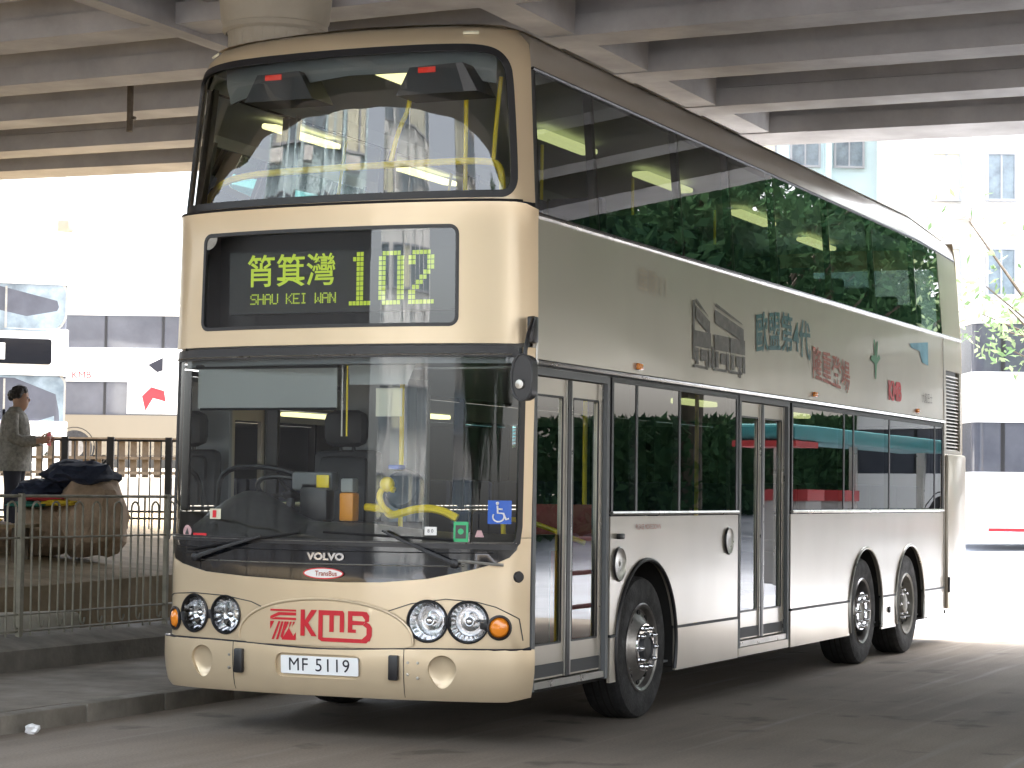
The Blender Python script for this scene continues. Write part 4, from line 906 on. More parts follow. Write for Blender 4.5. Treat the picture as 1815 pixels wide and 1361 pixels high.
b = MB(); b.add([(x, y, gz(x, y) + .004) for y in (13.2, 14, 22, 30, 38, 46, 70, 120) for x in (-8, 0, 10, 40)], [(j * 4 + i, j * 4 + i + 1, (j + 1) * 4 + i + 1, (j + 1) * 4 + i) for j in range(7) for i in range(3)])  # light sheet overlaid where the sun reaches past the deck
tag(b.build('rear_sunlit_sheet', M['sunlit_ground'], None), kind='structure')
b = MB(); b.add([(x, y, .004) for y in (-80, -16) for x in (-70, 60)], [(0, 1, 3, 2)]); tag(b.build('front_bounce_sheet', M['sunlit_ground'], None), kind='structure')  # unseen pale sheet added ahead of the bus for light bounce
# pavement and kerb stones
pv = MB(); pv.box(-3.78, -1.985, -12, 13.5, -.2, .118); pv = tag(pv.build('pavement', M['pave'], None, smooth=False), kind='structure')
km = MB(); km.rbox(-.075, .075, .003, .917, -.2, .12, .014); km = km.mesh('kerb_stone', M['kerb'])
for i in range(27):
    o = link('kerb_stone', km, pv); o.location = (-1.90 + random.uniform(-.004, .004), -11.8 + i * .925, random.uniform(-.004, .003))

# low wall carrying the railing
lw_ = MB(); lw_.add([(x, y, z) for y in (-12, 13.5) for x, z in ((-3.75, -.1), (-3.76, .275), (-3.80, .29), (-4.12, .36), (-4.20, .36), (-4.20, -.1))],
                   [(i, (i + 1) % 6, 6 + (i + 1) % 6, 6 + i) for i in range(6)] + [tuple(range(6)), tuple(range(6, 12))])
tag(lw_.build('low_wall', M['wall'], None, smooth=False), 'stained concrete low wall under the railing at the back of the pavement', 'wall')

# soil bed behind the wall
bz = lambda x: .30 if x > -4.9 else (.72 if x > -5.1 else .72 + (-5.1 - x) * .10 if x > -9 else 1.11 + (-9 - x) * .02)
b = MB(); bx = [-4.19, -4.6, -4.9, -4.98, -5.12, -6, -7, -8, -9, -11, -13, -16, -20, -26, -34, -50]; by = list(np.linspace(-14, 30, 23))
hgt = [.24, .26, .28, .68, .72, .80, .92, 1.0, 1.08, 1.10, 1.12, 1.10, 1.08, 1.08, 1.08, 1.08]
b.add([(x, y, h + (random.uniform(-.03, .03) if i > 1 else 0)) for y in by for i, (x, h) in enumerate(zip(bx, hgt))], [(j * 16 + i, j * 16 + i + 1, (j + 1) * 16 + i + 1, (j + 1) * 16 + i) for j in range(len(by) - 1) for i in range(15)])
tag(b.build('soil_bed', M['soil'], None), kind='structure')

# railing on the low wall: hairpin bars
fe = empty('pavement_railing', (-4.06, 0, .36)); tag(fe, 'olive grey railing of hairpin bars on the low wall beside the bus', 'railing')
H = 1.09
def fpart(nm, pts, r, n=6):
    q = MB(); q.tube(pts, r, n); return q.mesh(nm, M['fence'])
for z in (H, .76, .16, .03):
    r_ = .014 if z == H else .009
    o = link('rail', fpart('rail', [(0, -9, z), (0, 13, z)], r_), fe)
hp = [(0, 0, -.01), (0, 0, H - .10)] + [(0, .055 - .055 * math.cos(t), H - .10 + .055 * math.sin(t)) for t in np.linspace(.3, math.pi - .3, 6)] + [(0, .11, H - .10), (0, .11, .10)] + [(0, .11 + .03 - .03 * math.cos(t), .10 - .05 * math.sin(t)) for t in np.linspace(.4, math.pi, 5)]
hm_ = fpart('hairpin_bar', hp, .0085)
stb = fpart('plain_bar', [(0, 0, -.01), (0, 0, H)], .0085)
y = -6.2; i = 0
while y < 12:
    o = link('hairpin_bar', hm_, fe); o.location = (0, y, 0); o.rotation_euler = (random.uniform(-.012, .012), 0, 0)
    if i % 2 == 0: o = link('plain_bar', stb, fe); o.location = (0, y + .21, 0)
    y += .32 if i % 2 == 0 else .25; i += 1
for k, yy in enumerate(np.arange(-8, 13, 2.1)):
    q = MB(); q.box(-.02, .02, yy, yy + .035, -.05, H + .02); q.build('fence_post', M['fence'], fe, smooth=False)

# things on the bed
q = MB(); q.rbox(-.42, .42, -.16, .16, 0, .20, .04, 3)
o = q.build('pale_stone_block', M['stone'], None); o.location = (-4.62, 3.4, .28); o.rotation_euler = (0, 0, R(66)); tag(o, 'long pale stone block lying behind the railing', 'stone block')
q = MB(); q.ball((0, 0, 0), .09, 8, (1.4, 1, .6)); o = q.build('white_stone', M['white'], None); o.location = (-4.5, 2.62, .31); tag(o, 'small white stone beside the pale block behind the railing', 'stone')

# wrapped bale, sacking over boxes, dark coat and coloured cloths on top
def lump(nm, w_, d_, h_, mt, seed, parent=None, loc=(0, 0, 0), rz=0., sub=3, amp=.14, flat=.25):
    rs = np.random.default_rng(seed); bm = bmesh.new(); bmesh.ops.create_icosphere(bm, subdivisions=sub, radius=1)
    from mathutils import noise
    for v in bm.verts:
        c = v.co.copy(); p = 2.8; k = (abs(c.x) ** p + abs(c.y) ** p + abs(c.z) ** p) ** (-1 / p); c = c * k
        n_ = noise.noise(c * 1.8 + Vector((seed, 0, 0))) * amp * 1.6 + noise.noise(c * 6 + Vector((0, seed, 0))) * amp * .4
        c *= (1 + n_); z = c.z
        tp = 1 - .18 * max(0, z)
        v.co = Vector((c.x * w_ / 2 * tp, c.y * d_ / 2 * tp, max(0, (z + 1) / 2) * h_))
    me = bpy.data.meshes.new(nm); bm.to_mesh(me); bm.free(); me.materials.append(mt); me.polygons.foreach_set('use_smooth', [True] * len(me.polygons)); me.set_sharp_from_angle(angle=R(14))
    o = link(nm, me, parent); o.location = loc; o.rotation_euler = (0, 0, rz); return o
bale = empty('wrapped_bale', (-6.12, 6.35, .84), R(24)); tag(bale, 'tall brown sacking bale with dark coat and coloured cloths thrown over it', 'bale')
lump('sacking', .72, .7, .80, M['sack'], 3, bale, (.06, 0, 0), 0)
lump('sacking', .62, .5, .52, M['sack'], 9, bale, (-.36, -.1, .0), .3)
lump('sacking', .60, .5, .36, M['sack'], 12, bale, (-.85, -.1, -.02), .2)
lump('dark_coat', .66, .6, .26, M['navy'], 5, bale, (-.04, .0, .68), .1, amp=.25)
lump('dark_coat', .50, .4, .20, M['navy'], 6, bale, (-.42, -.05, .56), .3, amp=.2)
for nm, mt, dx, dz, r_ in (('red_cloth', 'clothred', -.33, .545, .2), ('green_cloth', 'clothgrn', -.46, .485, .12), ('yellow_cloth', 'clothyel', -.20, .50, .3)):
    lump(nm, .42, .25, .06, M[mt], hash(nm) % 9, bale, (dx, -.30, dz), r_, amp=.25, sub=3)
# plank table at the left with folded cloth
tb = empty('plank_table', (-6.75, 5.15, .80), R(24)); tag(tb, 'low plank table with a yellow cloth edge left of the brown bale', 'table')
for k in range(3): q = MB(); q.box(-.75, .75, -.3 + k * .2, -.105 + k * .2, .34, .37); q.build('plank', M['soil'], tb, smooth=False)
for sx_ in (-.65, .6): q = MB(); q.box(sx_, sx_ + .06, -.25, -.19, -.1, .34); q.build('leg', M['bark'], tb, smooth=False); q = MB(); q.box(sx_, sx_ + .06, .2, .26, -.1, .34); q.build('leg', M['bark'], tb, smooth=False)
lump('folded_cloth', .7, .35, .09, M['clothyel'], 2, tb, (.1, -.05, .37), 0, sub=3)

# person: reading, seen from the side, facing right
def skin_body(nm, pts, edges, rad, mt, parent, sub=2):
    me = bpy.data.meshes.new(nm); me.from_pydata(pts, edges, []); me.materials.append(mt); o = link(nm, me, parent)
    md = o.modifiers.new('skin', 'SKIN'); 
    if not me.skin_vertices:
        bm = bmesh.new(); bm.from_mesh(me); bm.verts.layers.skin.verify(); bm.to_mesh(me); bm.free()
    for i, r_ in enumerate(rad):
        sv = me.skin_vertices[0].data[i]; sv.radius = (r_, r_) if not isinstance(r_, tuple) else r_; sv.use_root = (i == 0)
    o.modifiers.new('sub', 'SUBSURF').levels = sub; o.modifiers['sub'].render_levels = sub
    dg = bpy.context.evaluated_depsgraph_get(); dg.update(); me2 = bpy.data.meshes.new_from_object(o.evaluated_get(dg)); o.modifiers.clear(); o.data = me2
    me2.polygons.foreach_set('use_smooth', [True] * len(me2.polygons)); return o
pe = empty('person', (-8.26, 8.12, .99), R(24)); tag(pe, 'person with short black curly hair in grey patterned jacket standing beyond the railing', 'person')
# local +x is where the person faces; body drawn as one skin
P_ = [(0, 0, .88), (0, 0, 1.05), (.01, 0, 1.24), (0, 0, 1.34), (.02, 0, 1.40), (.045, 0, 1.46), (.05, 0, 1.52),
      (0, -.09, .84), (.02, -.10, .47), (-.01, -.10, .08), (.12, -.10, .03), (0, .09, .84), (-.02, .10, .47), (-.05, .10, .08), (.08, .10, .03),
      (0, -.17, 1.30), (.03, -.21, 1.05), (.24, -.15, 1.02), (.31, -.12, 1.04), (0, .17, 1.30), (.03, .21, 1.05), (.24, .14, 1.04), (.31, .11, 1.06),
      ]
E_ = [(0, 1), (1, 2), (2, 3), (3, 4), (4, 5), (5, 6), (0, 7), (7, 8), (8, 9), (9, 10), (0, 11), (11, 12), (12, 13), (13, 14), (2, 15), (15, 16), (16, 17), (17, 18), (2, 19), (19, 20), (20, 21), (21, 22)]
Rd = [(.13, .15), (.12, .14), (.12, .15), .07, .05, .075, .07, .085, .06, .045, .035, .085, .06, .045, .035, .06, .048, .038, .03, .06, .048, .038, .03]
body = skin_body('body', P_, E_, Rd, M['skin'], pe)
# head details
q = MB(); q.ball((.055, 0, 1.48), .088, 18, (1.0, .82, 1.55)); q.ball((.142, 0, 1.475), .016, 8, (1, .7, 1.2)); q.ball((.05, -.075, 1.475), .022, 8, (.6, .4, 1)); q.ball((.05, .075, 1.475), .022, 8, (.6, .4, 1)); q.ball((.132, 0, 1.435), .014, 8, (.6, 1.4, .5)); q.build('face', M['skin'], pe)
q = MB(); q.ball((.132, -.03, 1.498), .009, 8); q.ball((.132, .03, 1.498), .009, 8); q.build('eyes', M['ink'], pe)
hr = MB(); rs = random.Random(4)
for k in range(60):
    a = rs.uniform(0, 2 * math.pi); e = rs.uniform(-.2, 1.5); x = math.cos(a) * math.cos(e); yv = math.sin(a) * math.cos(e); z = math.sin(e)
    if x > .55 and z < .75: continue
    hr.ball((.035 + x * .085, yv * .082, 1.515 + z * .085), rs.uniform(.038, .05), 8)
hr.build('hair', M['hair'], pe)
# hands: palm and five fingers each, holding a booklet
for sy in (-1, 1):
    yb = -.12 if sy < 0 else .11; zb = 1.04 if sy < 0 else 1.06; q = MB(); q.rbox(.30, .37, yb - .018, yb + .018, zb - .04, zb + .04, .014)
    for k, L_ in enumerate((.045, .055, .05, .038)): q.tube([(.365, yb, zb + .03 - k * .02), (.365 + L_ * .7, yb - sy * .008, zb + .032 - k * .02), (.36 + L_, yb - sy * .03, zb + .034 - k * .02)], [.0095, .009, .007], 6)
    q.tube([(.32, yb, zb + .035), (.345, yb - sy * .02, zb + .065), (.375, yb - sy * .03, zb + .07)], [.011, .010, .008], 6); q.build('hand', M['skin'], pe)
# jacket (open tube over the torso) with sleeves
def loft(rings, mt, nm, parent, n=22):
    q = MB(); vs = []; fs = []
    for j, (cx, cy, z, rx, ry) in enumerate(rings):
        for k in range(n):
            th = 2 * math.pi * k / n; w2 = 1 + .03 * math.sin(3 * th + j * .7); vs.append((cx + rx * math.cos(th) * w2, cy + ry * math.sin(th) * w2, z))
    for j in range(len(rings) - 1):
        for k in range(n): fs.append((j * n + k, j * n + (k + 1) % n, (j + 1) * n + (k + 1) % n, (j + 1) * n + k))
    q.add(vs, fs); return q.build(nm, mt, parent, ang=80)
loft([(-.01, 0, .70, .19, .24), (-.01, 0, .78, .18, .23), (0, 0, .95, .17, .215), (0, 0, 1.1, .165, .21), (.0, 0, 1.22, .155, .215), (0, 0, 1.31, .125, .20), (0, 0, 1.36, .085, .12), (.01, 0, 1.40, .07, .075)], M['jacket'], 'jacket', pe)
for sy in (-1, 1):
    q = MB(); q.tube([(0, sy * .16, 1.32), (.0, sy * .20, 1.2), (.03, sy * .235, 1.06), (.12, sy * .20, 1.02), (.25, sy * .145, 1.035)], [.075, .08, .075, .065, .055], 12); q.build('sleeve', M['jacket'], pe, ang=80)
    loft([(.0 - (.0), sy * .10, .12, .075, .07), (-.01, sy * .10, .3, .08, .075), (0, sy * .10, .5, .085, .085), (0, sy * .095, .7, .10, .10), (0, sy * .08, .86, .13, .12)], M['trouser'], 'trouser_leg', pe, 16)
    q = MB(); q.rbox(-.08, .17, sy * .10 - .045, sy * .10 + .045, 0, .10, .035); q.build('shoe', M['ink'], pe)
q = MB(); q.tube([(-.09, -.17, 1.36), (-.12, -.05, 1.30), (-.02, .1, 1.0), (.14, .17, .86)], .014, 6); q.build('bag_strap', M['navy'], pe)
bk = MB(); bk.box(.37, .372, -.10, .0, .98, 1.12); bk.box(.372, .374, .0, .10, .98, 1.12); bk = bk.build('booklet', M['clothred'], None, smooth=False); bk.location = (-8.26, 8.12, .99); bk.rotation_euler = (0, 0, R(24)); tag(bk, 'small dark red booklet held open by the standing person', 'booklet')

# far railing on posts
fr_ = empty('far_railing', (-8.55, 9.66, 1.05), R(24)); tag(fr_, 'dark vertical bar railing behind the bale, in front of the white parapet', 'railing')
for z in (1.02, .12, .2): q = MB(); q.tube([(-4, 0, z), (3.2, 0, z)], .014, 6); q.build('rail', M['fencedark'], fr_)
q = MB(); q.tube([(0, 0, 0), (0, 0, 1.02)], .009, 5); bmh = q.mesh('bar', M['fencedark'])
for k in range(58): o = link('bar', bmh, fr_); o.location = (-4 + k * .125, 0, 0)
for xx in (-1.2, -.15, .38, 1.05): q = MB(); q.box(xx, xx + .075, -.03, .03, -.2, 1.06); q.build('fence_post', M['fencedark'], fr_, smooth=False)

# parapet and upper road beyond
U = Vector((math.cos(YAW), math.sin(YAW), 0)); Wd = Vector((-math.sin(YAW), math.cos(YAW), 0))
def at(u, d, z): c_ = Vector((6.624, -12.1, 0)) + Wd * d + U * u; return (c_.x, c_.y, z)
pw = MB(); pw.prism([(-30, 0), (5, 0), (5, .25), (-30, .25)], lambda u, v, w_: at(u, 38 + v, w_), .2, 1.70)
tag(pw.build('parapet_wall', M['bldwhite'], None, smooth=False), 'sunlit white parapet wall along the upper road behind the railings', 'wall')
ur = MB(); ur.add([at(-40, 38.3, 1.30), at(5, 38.3, 1.30), at(5, 44, 1.42), at(-40, 44, 1.42), at(5, 60, 2.05), at(-40, 60, 2.05), at(5, 110, 2.4), at(-40, 110, 2.4), at(5, 38.3, .3), at(5, 110, .3)],
                  [(0, 1, 2, 3), (3, 2, 4, 5), (5, 4, 6, 7), (8, 9, 6, 4, 2, 1)]); tag(ur.build('upper_road', M['ground'], None, smooth=False), kind='structure')
rl = empty('parapet_railing', at(0, 38.1, 1.70), YAW); tag(rl, 'brown picket railing on top of the white parapet wall', 'railing')
for z in (.62, .05, .3): q = MB(); q.box(-30, 5, -.02, .02, z, z + .05); q.build('rail', M['bark'], rl, smooth=False)
q = MB(); q.box(-.055, .055, -.015, .015, 0, .64); pk = q.mesh('picket', M['bark'], False)
for k in range(150): o = link('picket', pk, rl); o.location = (-25 + k * .2, .04, 0)

# background buses
def simple_bus(nm, loc, rz, label, body, low, L_=11.5, group=None, band=None):
    r = empty(nm, loc, rz); tag(r, label, 'bus', group)
    def ring(off, rr=.22, front=.0):
        return rrect(-1.25 + off, 1.25 - off, 0 + off, L_ - off, rr, 5)
    def slab(pn, z0, z1, off, mt):
        q = MB(); q.prism(ring(off), lambda u, v, w_: (u, v, w_), z0, z1); return q.build(pn, M[mt], r, ang=40)
    slab('skirt', .30, .55, .0, low); slab('lower_panel', .552, 1.38, -.006, low); slab('lower_glazing', 1.382, 2.28, .03, 'farglass'); slab('middle_panel', 2.282, 3.20, .0, body)
    slab('upper_glazing', 3.202, 4.08, .035, 'farglass'); slab('roof', 4.082, 4.34, .01, body); slab('roof', 4.342, 4.42, .12, body)
    for s_ in (-1, 1):
        for yy in np.arange(1.6, L_ - .3, 1.55):
            for z0, z1 in ((1.384, 2.278), (3.204, 4.078)):
                q = MB(); q.box(*sorted((s_ * 1.205, s_ * 1.232)), yy, yy + .07, z0, z1); q.build('window_pillar', M['black'], r, smooth=False)
        for yy in (2.4, L_ - 2.8):
            t = MB(); t.M = Matrix.Translation((s_ * 1.12, yy, .48)); t.lathe([(.0, .14 * s_), (.27, .13 * s_), (.30, .15 * s_), (.48, .14 * s_), (.48, -.1 * s_), (.0, -.1 * s_)], 26, axis='x'); wq = t.build('wheel', M['rubber'], r)
            t = MB(); t.M = Matrix.Translation((s_ * 1.12, yy, .48)); t.lathe([(.001, .16 * s_), (.12, .155 * s_), (.26, .152 * s_)], 20, axis='x'); t.build('rim', M['steel'], wq)
            t = MB(); t.M = Matrix.Translation((s_ * 1.258, yy, .50)); t.lathe([(.50, -.01 * s_), (.55, .004 * s_), (.56, -.02 * s_)], 26, axis='x'); t.build('wheel_arch', M['black'], wq)
    # front: body-coloured pillars round the screens, display, lamps
    for z0, z1 in ((1.0, 2.30), (3.15, 4.12)):
        q = MB(); q.prism(rrect(-1.2, 1.2, z0 - .04, z1 + .02, [.42, .42, .2, .2], 7), lambda u, v, w_: (u, w_ + .10 * (abs(u) / 1.2) ** 4, v), -.02, .03); wsn = q.build('windscreen_rim', M['rimgrey'], r)
        q = MB(); q.prism(rrect(-1.16, 1.16, z0, z1 - .02, [.40, .40, .18, .18], 7), lambda u, v, w_: (u, w_ + .10 * (abs(u) / 1.2) ** 4, v), -.035, -.021); q.build('windscreen', M['reflect_tone_glass'], wsn)
        q = MB(); q.box(-.02, .02, -.05, -.036, z0 + .05, z1 - .1); q.build('screen_divider', M['rimgrey'], wsn, smooth=False)
    q = MB(); q.prism(rrect(-.9, .9, 2.5, 3.0, .06), lambda u, v, w_: (u, w_, v), -.02, .0); q.build('destination_display', M['blackgloss'], r)
    q = MB(); q.box(-.75, .0, -.028, -.021, 2.58, 2.90); q.build('display_blind', M['white'], r, smooth=False)
    for s_ in (-1, 1):
        q = MB(); q.M = Matrix.Translation((s_ * .9, -.01, .72)); q.lathe([(.001, -.03), (.09, -.02), (.11, .0)], 16, axis='y'); q.build('headlight', M['chrome'], r)
    q = MB(); q.rbox(-1.22, 1.22, -.06, .05, .30, .58, .04); q.build('front_bumper', M[low], r)
    return r
# A faces the camera at the left edge
pa = at(-19.7 + 9.75, 44, 1.43)
A = simple_bus('double_decker_bus', at(-9.95, 44, 1.43), YAW + R(17), 'white double decker bus facing the camera at the left edge beyond the railings', 'buswhite', 'buswhite')
# B: broadside, nearside to the camera (local -x... side) spanning rightwards behind the hero
B = simple_bus('double_decker_bus', at(-14.2, 62, 2.10), YAW - R(90), 'white and red double decker bus standing broadside between the left bus and the gold bus', 'buswhite', 'busgold')
for (y0, y1, z0, z1, mt) in ((6.2, 8.6, 1.42, 3.17, 'buswhite'),):
    q = MB(); q.box(1.262, 1.275, y0 - 2.4, y1 - 2.1, z0, z1); ad = q.build('side_advert', M[mt], B, smooth=False)
q = MB(); q.prism([(4.35, 2.75), (4.75, 2.95), (4.75, 2.6), (4.6, 2.55)], lambda u, v, w_: (w_, u, v), 1.276, 1.28); q.build('advert_print', M['ink'], ad, smooth=False)
q = MB(); q.prism([(4.2, 1.9), (4.45, 2.15), (4.8, 2.05), (4.85, 1.75), (4.7, 1.8), (4.5, 1.85), (4.3, 1.5)], lambda u, v, w_: (w_, u, v), 1.276, 1.28); q.build('advert_print', M['red'], ad, smooth=False)
q = MB(); V_, F_ = text_mesh('KMB', .45, bold=.0); q.add([(1.262, 2.95 - x if False else 2.55 + x * .6, 2.45 + y_ * .6) for x, y_ in V_], F_); q.build('fleet_name', M['red'], B, smooth=False)
C_ = simple_bus('double_decker_bus', at(19.85, 42, .62), YAW + R(90), 'white double decker bus standing in sunlight behind the rear of the gold bus', 'buswhite', 'buswhite')
q = MB(); q.box(-1.30, -1.262, .3, 11.2, .30, .36); q.build('skirt_trim', M['red'], C_, smooth=False)

# ------------------------------------------------------------------ flyover
fly = empty('flyover', (0, 0, 5.6)); tag(fly, 'concrete flyover deck carried on cross beams above the gold bus', 'flyover')
ZB = 5.6
def bl(yl, yr):      # beam centre line through (-11,yl) and (2.3,yr)
    k = (yr - yl) / 13.3; return lambda x: yl + k * (x + 11)
BE = [(11.71, 12.17), (10.29, 10.16), (8.47, 8.04), (6.75, 6.12), (5.0, 4.2), (3.29, 2.3), (1.6, .4), (-.2, -1.5), (-2.2, -3.6), (-4.3, -5.8)]
X0, X1 = -46, 34
sec = [(0, 0), (.50, 0), (.50, .19), (.38, .22), (.38, 1.15), (.14, 1.15), (.14, .22), (0, .19)]
for i, (yl, yr) in enumerate(BE):
    f = bl(yl, yr); q = MB()
    xs3 = list(np.linspace(X0, X1, 9)); vs = []
    for x in xs3: vs += [(x, f(x) + (u * ((1.25 + .75 * max(0, min(1, (x + 11) / 13.3))) if i == 0 else 1)), ZB - 5.6 + v) for u, v in sec]
    n = len(sec); fs = [(j * n + k, j * n + (k + 1) % n, (j + 1) * n + (k + 1) % n, (j + 1) * n + k) for j in range(8) for k in range(n)] + [tuple(range(n)), tuple(range(8 * n, 9 * n))]
    q.add(vs, fs); q.build('cross_beam', M['conc'], fly, smooth=False)
f0, f1 = bl(*BE[0]), bl(*BE[-1])
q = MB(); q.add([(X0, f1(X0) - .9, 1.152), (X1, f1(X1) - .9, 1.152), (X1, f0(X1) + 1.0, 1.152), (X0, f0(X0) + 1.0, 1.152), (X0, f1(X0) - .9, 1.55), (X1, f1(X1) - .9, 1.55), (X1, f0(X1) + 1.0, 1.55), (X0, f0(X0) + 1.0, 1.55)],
                [(0, 1, 2, 3), (4, 7, 6, 5), (0, 4, 5, 1), (1, 5, 6, 2), (2, 6, 7, 3), (3, 7, 4, 0)]); q.build('deck_slab', M['deck_shade'], fly, smooth=False)
q = MB()
for f, dd in ((f1, -.9), (f0, .8)):
    q.add([(X0, f(X0) + dd, 1.55), (X1, f(X1) + dd, 1.55), (X1, f(X1) + dd + .2, 1.55), (X0, f(X0) + dd + .2, 1.55), (X0, f(X0) + dd, 2.5), (X1, f(X1) + dd, 2.5), (X1, f(X1) + dd + .2, 2.5), (X0, f(X0) + dd + .2, 2.5)], [(0, 1, 2, 3), (4, 7, 6, 5), (0, 4, 5, 1), (1, 5, 6, 2), (2, 6, 7, 3), (3, 7, 4, 0)])
q.build('deck_parapet', M['conc'], fly, smooth=False)
# diaphragms between the beams
for xd, wd_ in ((-1.12, .34), (-4.30, .16), (14.0, .34), (-22.0, .34)):
    for i in range(len(BE) - 1):
        fa, fb = bl(*BE[i + 1]), bl(*BE[i]); q = MB(); y0 = fa(xd) + .503; y1 = fb(xd) - .003
        q.box(xd - wd_ / 2, xd + wd_ / 2, y0, y1, .012, 1.15)
        q.build('diaphragm', M['conc'], fly, smooth=False)
# flat crosshead over the column, and the fluted column
q = MB(); q.box(-3.72, -1.45, -.6, 5.6, .16, 1.12); q.build('crosshead', M['conc'], fly, smooth=False)
q = MB(); q.box(-4.20, -4.05, -.6, 5.6, -.04, 1.12); q.build('crosshead_edge_beam', M['conc'], fly, smooth=False)
col = empty('fluted_column', (-2.76, 4.1, 0)); tag(col, 'fluted round concrete column standing on the pavement behind the gold bus', 'column')
q = MB(); vs = []; N = 96; zs4 = [.1, 1, 2, 3, 4, 5, 5.30, 5.42, 5.80]; 
for z in zs4:
    for k in range(N):
        th = 2 * math.pi * k / N; fl = -.022 * max(0, math.cos(th * 24)) if z < 5.2 else 0; rr = .39 + fl + (0 if z < 5.35 else (.06 if z < 5.5 else .10)); vs.append((rr * math.cos(th), rr * math.sin(th), z))
q.add(vs, [(j * N + k, j * N + (k + 1) % N, (j + 1) * N + (k + 1) % N, (j + 1) * N + k) for j in range(len(zs4) - 1) for k in range(N)]); q.build('shaft', M['conc2'], col, ang=30)
q = MB(); q.lathe([(.41, 5.31), (.44, 5.33), (.44, 5.37), (.41, 5.39)], 40); q.build('collar', M['conc2'], col)
q = MB(); q.tube([(0, 0, 5.75), (0, 0, 5.20)], .035, 8); q.tube([(0, 0, 5.36), (.07, 0, 5.34)], .02, 6); dp = q.build('drain_pipe', M['bark'], None); dp.location = (-6.8, 8.03, .12); tag(dp, 'short dark pipe stub hanging under the flyover beams at the left', 'pipe')
# second column off to the right, seen mirrored in the side windows
c2 = MB(); c2.lathe([(.30, 0), (.30, 5.6)], 28); o = c2.build('round_column', M['conc'], None); o.location = (6.3, 10.7, 0); tag(o, 'plain round concrete column right of the gold bus, seen mirrored in its side windows', 'column')

# ------------------------------------------------------------------ buildings
def building(nm, loc, rz, W_, D_, nf, nb, mt, label, fh=3.0, wz=.9, ww=1.4, wh=1.4, frames=True, bay=True, faces=('f',), lod=False):
    r = empty(nm, loc, rz); tag(r, label, 'building'); Ht = nf * fh + 1
    q = MB(); q.box(-W_ / 2, W_ / 2, 0, D_, -1, Ht); q.build('wall', M[mt], r, smooth=False)
    q = MB(); q.box(-W_ / 2 - .15, W_ / 2 + .15, -.15, D_ + .15, Ht + .003, Ht + .9); q.build('roof_parapet', M[mt], r, smooth=False)
    q = MB(); q.box(-ww / 2, ww / 2, -.07, -.03, 0, wh)
    q2 = MB(); q2.box(-ww / 2 - .08, -ww / 2, -.12, -.0, -.08, wh + .08); q2.box(ww / 2, ww / 2 + .08, -.12, -.0, -.08, wh + .08); q2.box(-ww / 2, ww / 2, -.12, .0, wh, wh + .08); q2.box(-ww / 2, ww / 2, -.16, .0, -.08, 0); q2.box(-.03, .03, -.10, -.072, 0, wh)
    me, mf = q.mesh('pane', M['reflect_tone_glass'], False), q2.mesh('window', M['frame'], False)
    q = MB(); q.box(-ww / 2, ww / 2, -.07, -.03, 0, wh); mc = q.mesh('pane', M['paper'], False); rb = random.Random(nf * 7 + nb)
    for fl in range(nf):
        for bb in range(nb):
            x = -W_ / 2 + (bb + .5) * W_ / nb; z = fl * fh + wz
            o = link('window', mf, r); o.location = (x, 0, z); p = link('pane', me, o)
            if rb.random() < .3: p.data = mc
    if bay:
        for bb in range(1, nb, 2):
            x = -W_ / 2 + bb * W_ / nb; q = MB(); q.box(x - .10, x + .10, -.4, -.002, -1, Ht); q.build('fin', M[mt], r, smooth=False)
    for fl in range(1, nf, 2):
        for bb in range(0, nb, 3):
            x = -W_ / 2 + (bb + .5) * W_ / nb + .3; q = MB(); q.box(x - .4, x + .4, -.55, -.17, fl * fh + .25, fl * fh + .65); q.build('air_conditioner', M['bldwhite'], r, smooth=False)
    return r
building('apartment_block', at(14.2, 84, 1), YAW + R(4), 15, 12, 9, 9, 'bldblue', 'pale blue apartment block with many windows showing above the rear of the gold bus', ww=1.0)
building('apartment_block', at(18.7, 70, 1), YAW - R(3), 12.0, 12, 9, 7, 'bldwhite', 'bright white apartment block right of the pale blue one', ww=.8)
# facing blocks behind the camera, mirrored in the windscreens
for lc, rz_, W_, nf, nb, mt, lb in (((-25, -38, 0), R(150), 15, 12, 7, 'bldblue', 'pale blue tower behind the camera, mirrored in the left of the upper windscreen'),
                                  ((-13, -60, 0), R(168), 13, 14, 7, 'bldwhite', 'white tower block behind the camera, mirrored in the middle of the upper windscreen'),
                                  ((3, -62, 0), R(180), 11, 9, 6, 'bldgrey', 'grey block behind the camera, mirrored in the right of the upper windscreen')):
    building('apartment_block', lc, rz_, W_, 12, nf, nb, mt, lb, lod=True)

pd = empty('reflection_blocker', (-14, -27, 0), R(158)); tag(pd, 'unseen dark block added behind the camera to darken the lower windscreen and display reflections', 'building')  # added out of view, shapes what the front glass mirrors
q = MB(); q.box(-3.5, 40, 0, 8, -.2, 7.8); q.build('wall', M['dark_blocker'], pd, smooth=False)
q = MB(); q.box(-3.7, 40.2, -.6, 8.2, 7.803, 8.1); q.build('roof', M['dark_blocker'], pd, smooth=False)
for k in range(12): q = MB(); q.box(-3 + k * 3.2, -.6 + k * 3.2, -.05, -.003, 0, 3.2); q.build('blocker_panel', M['intdark'], pd, smooth=False)
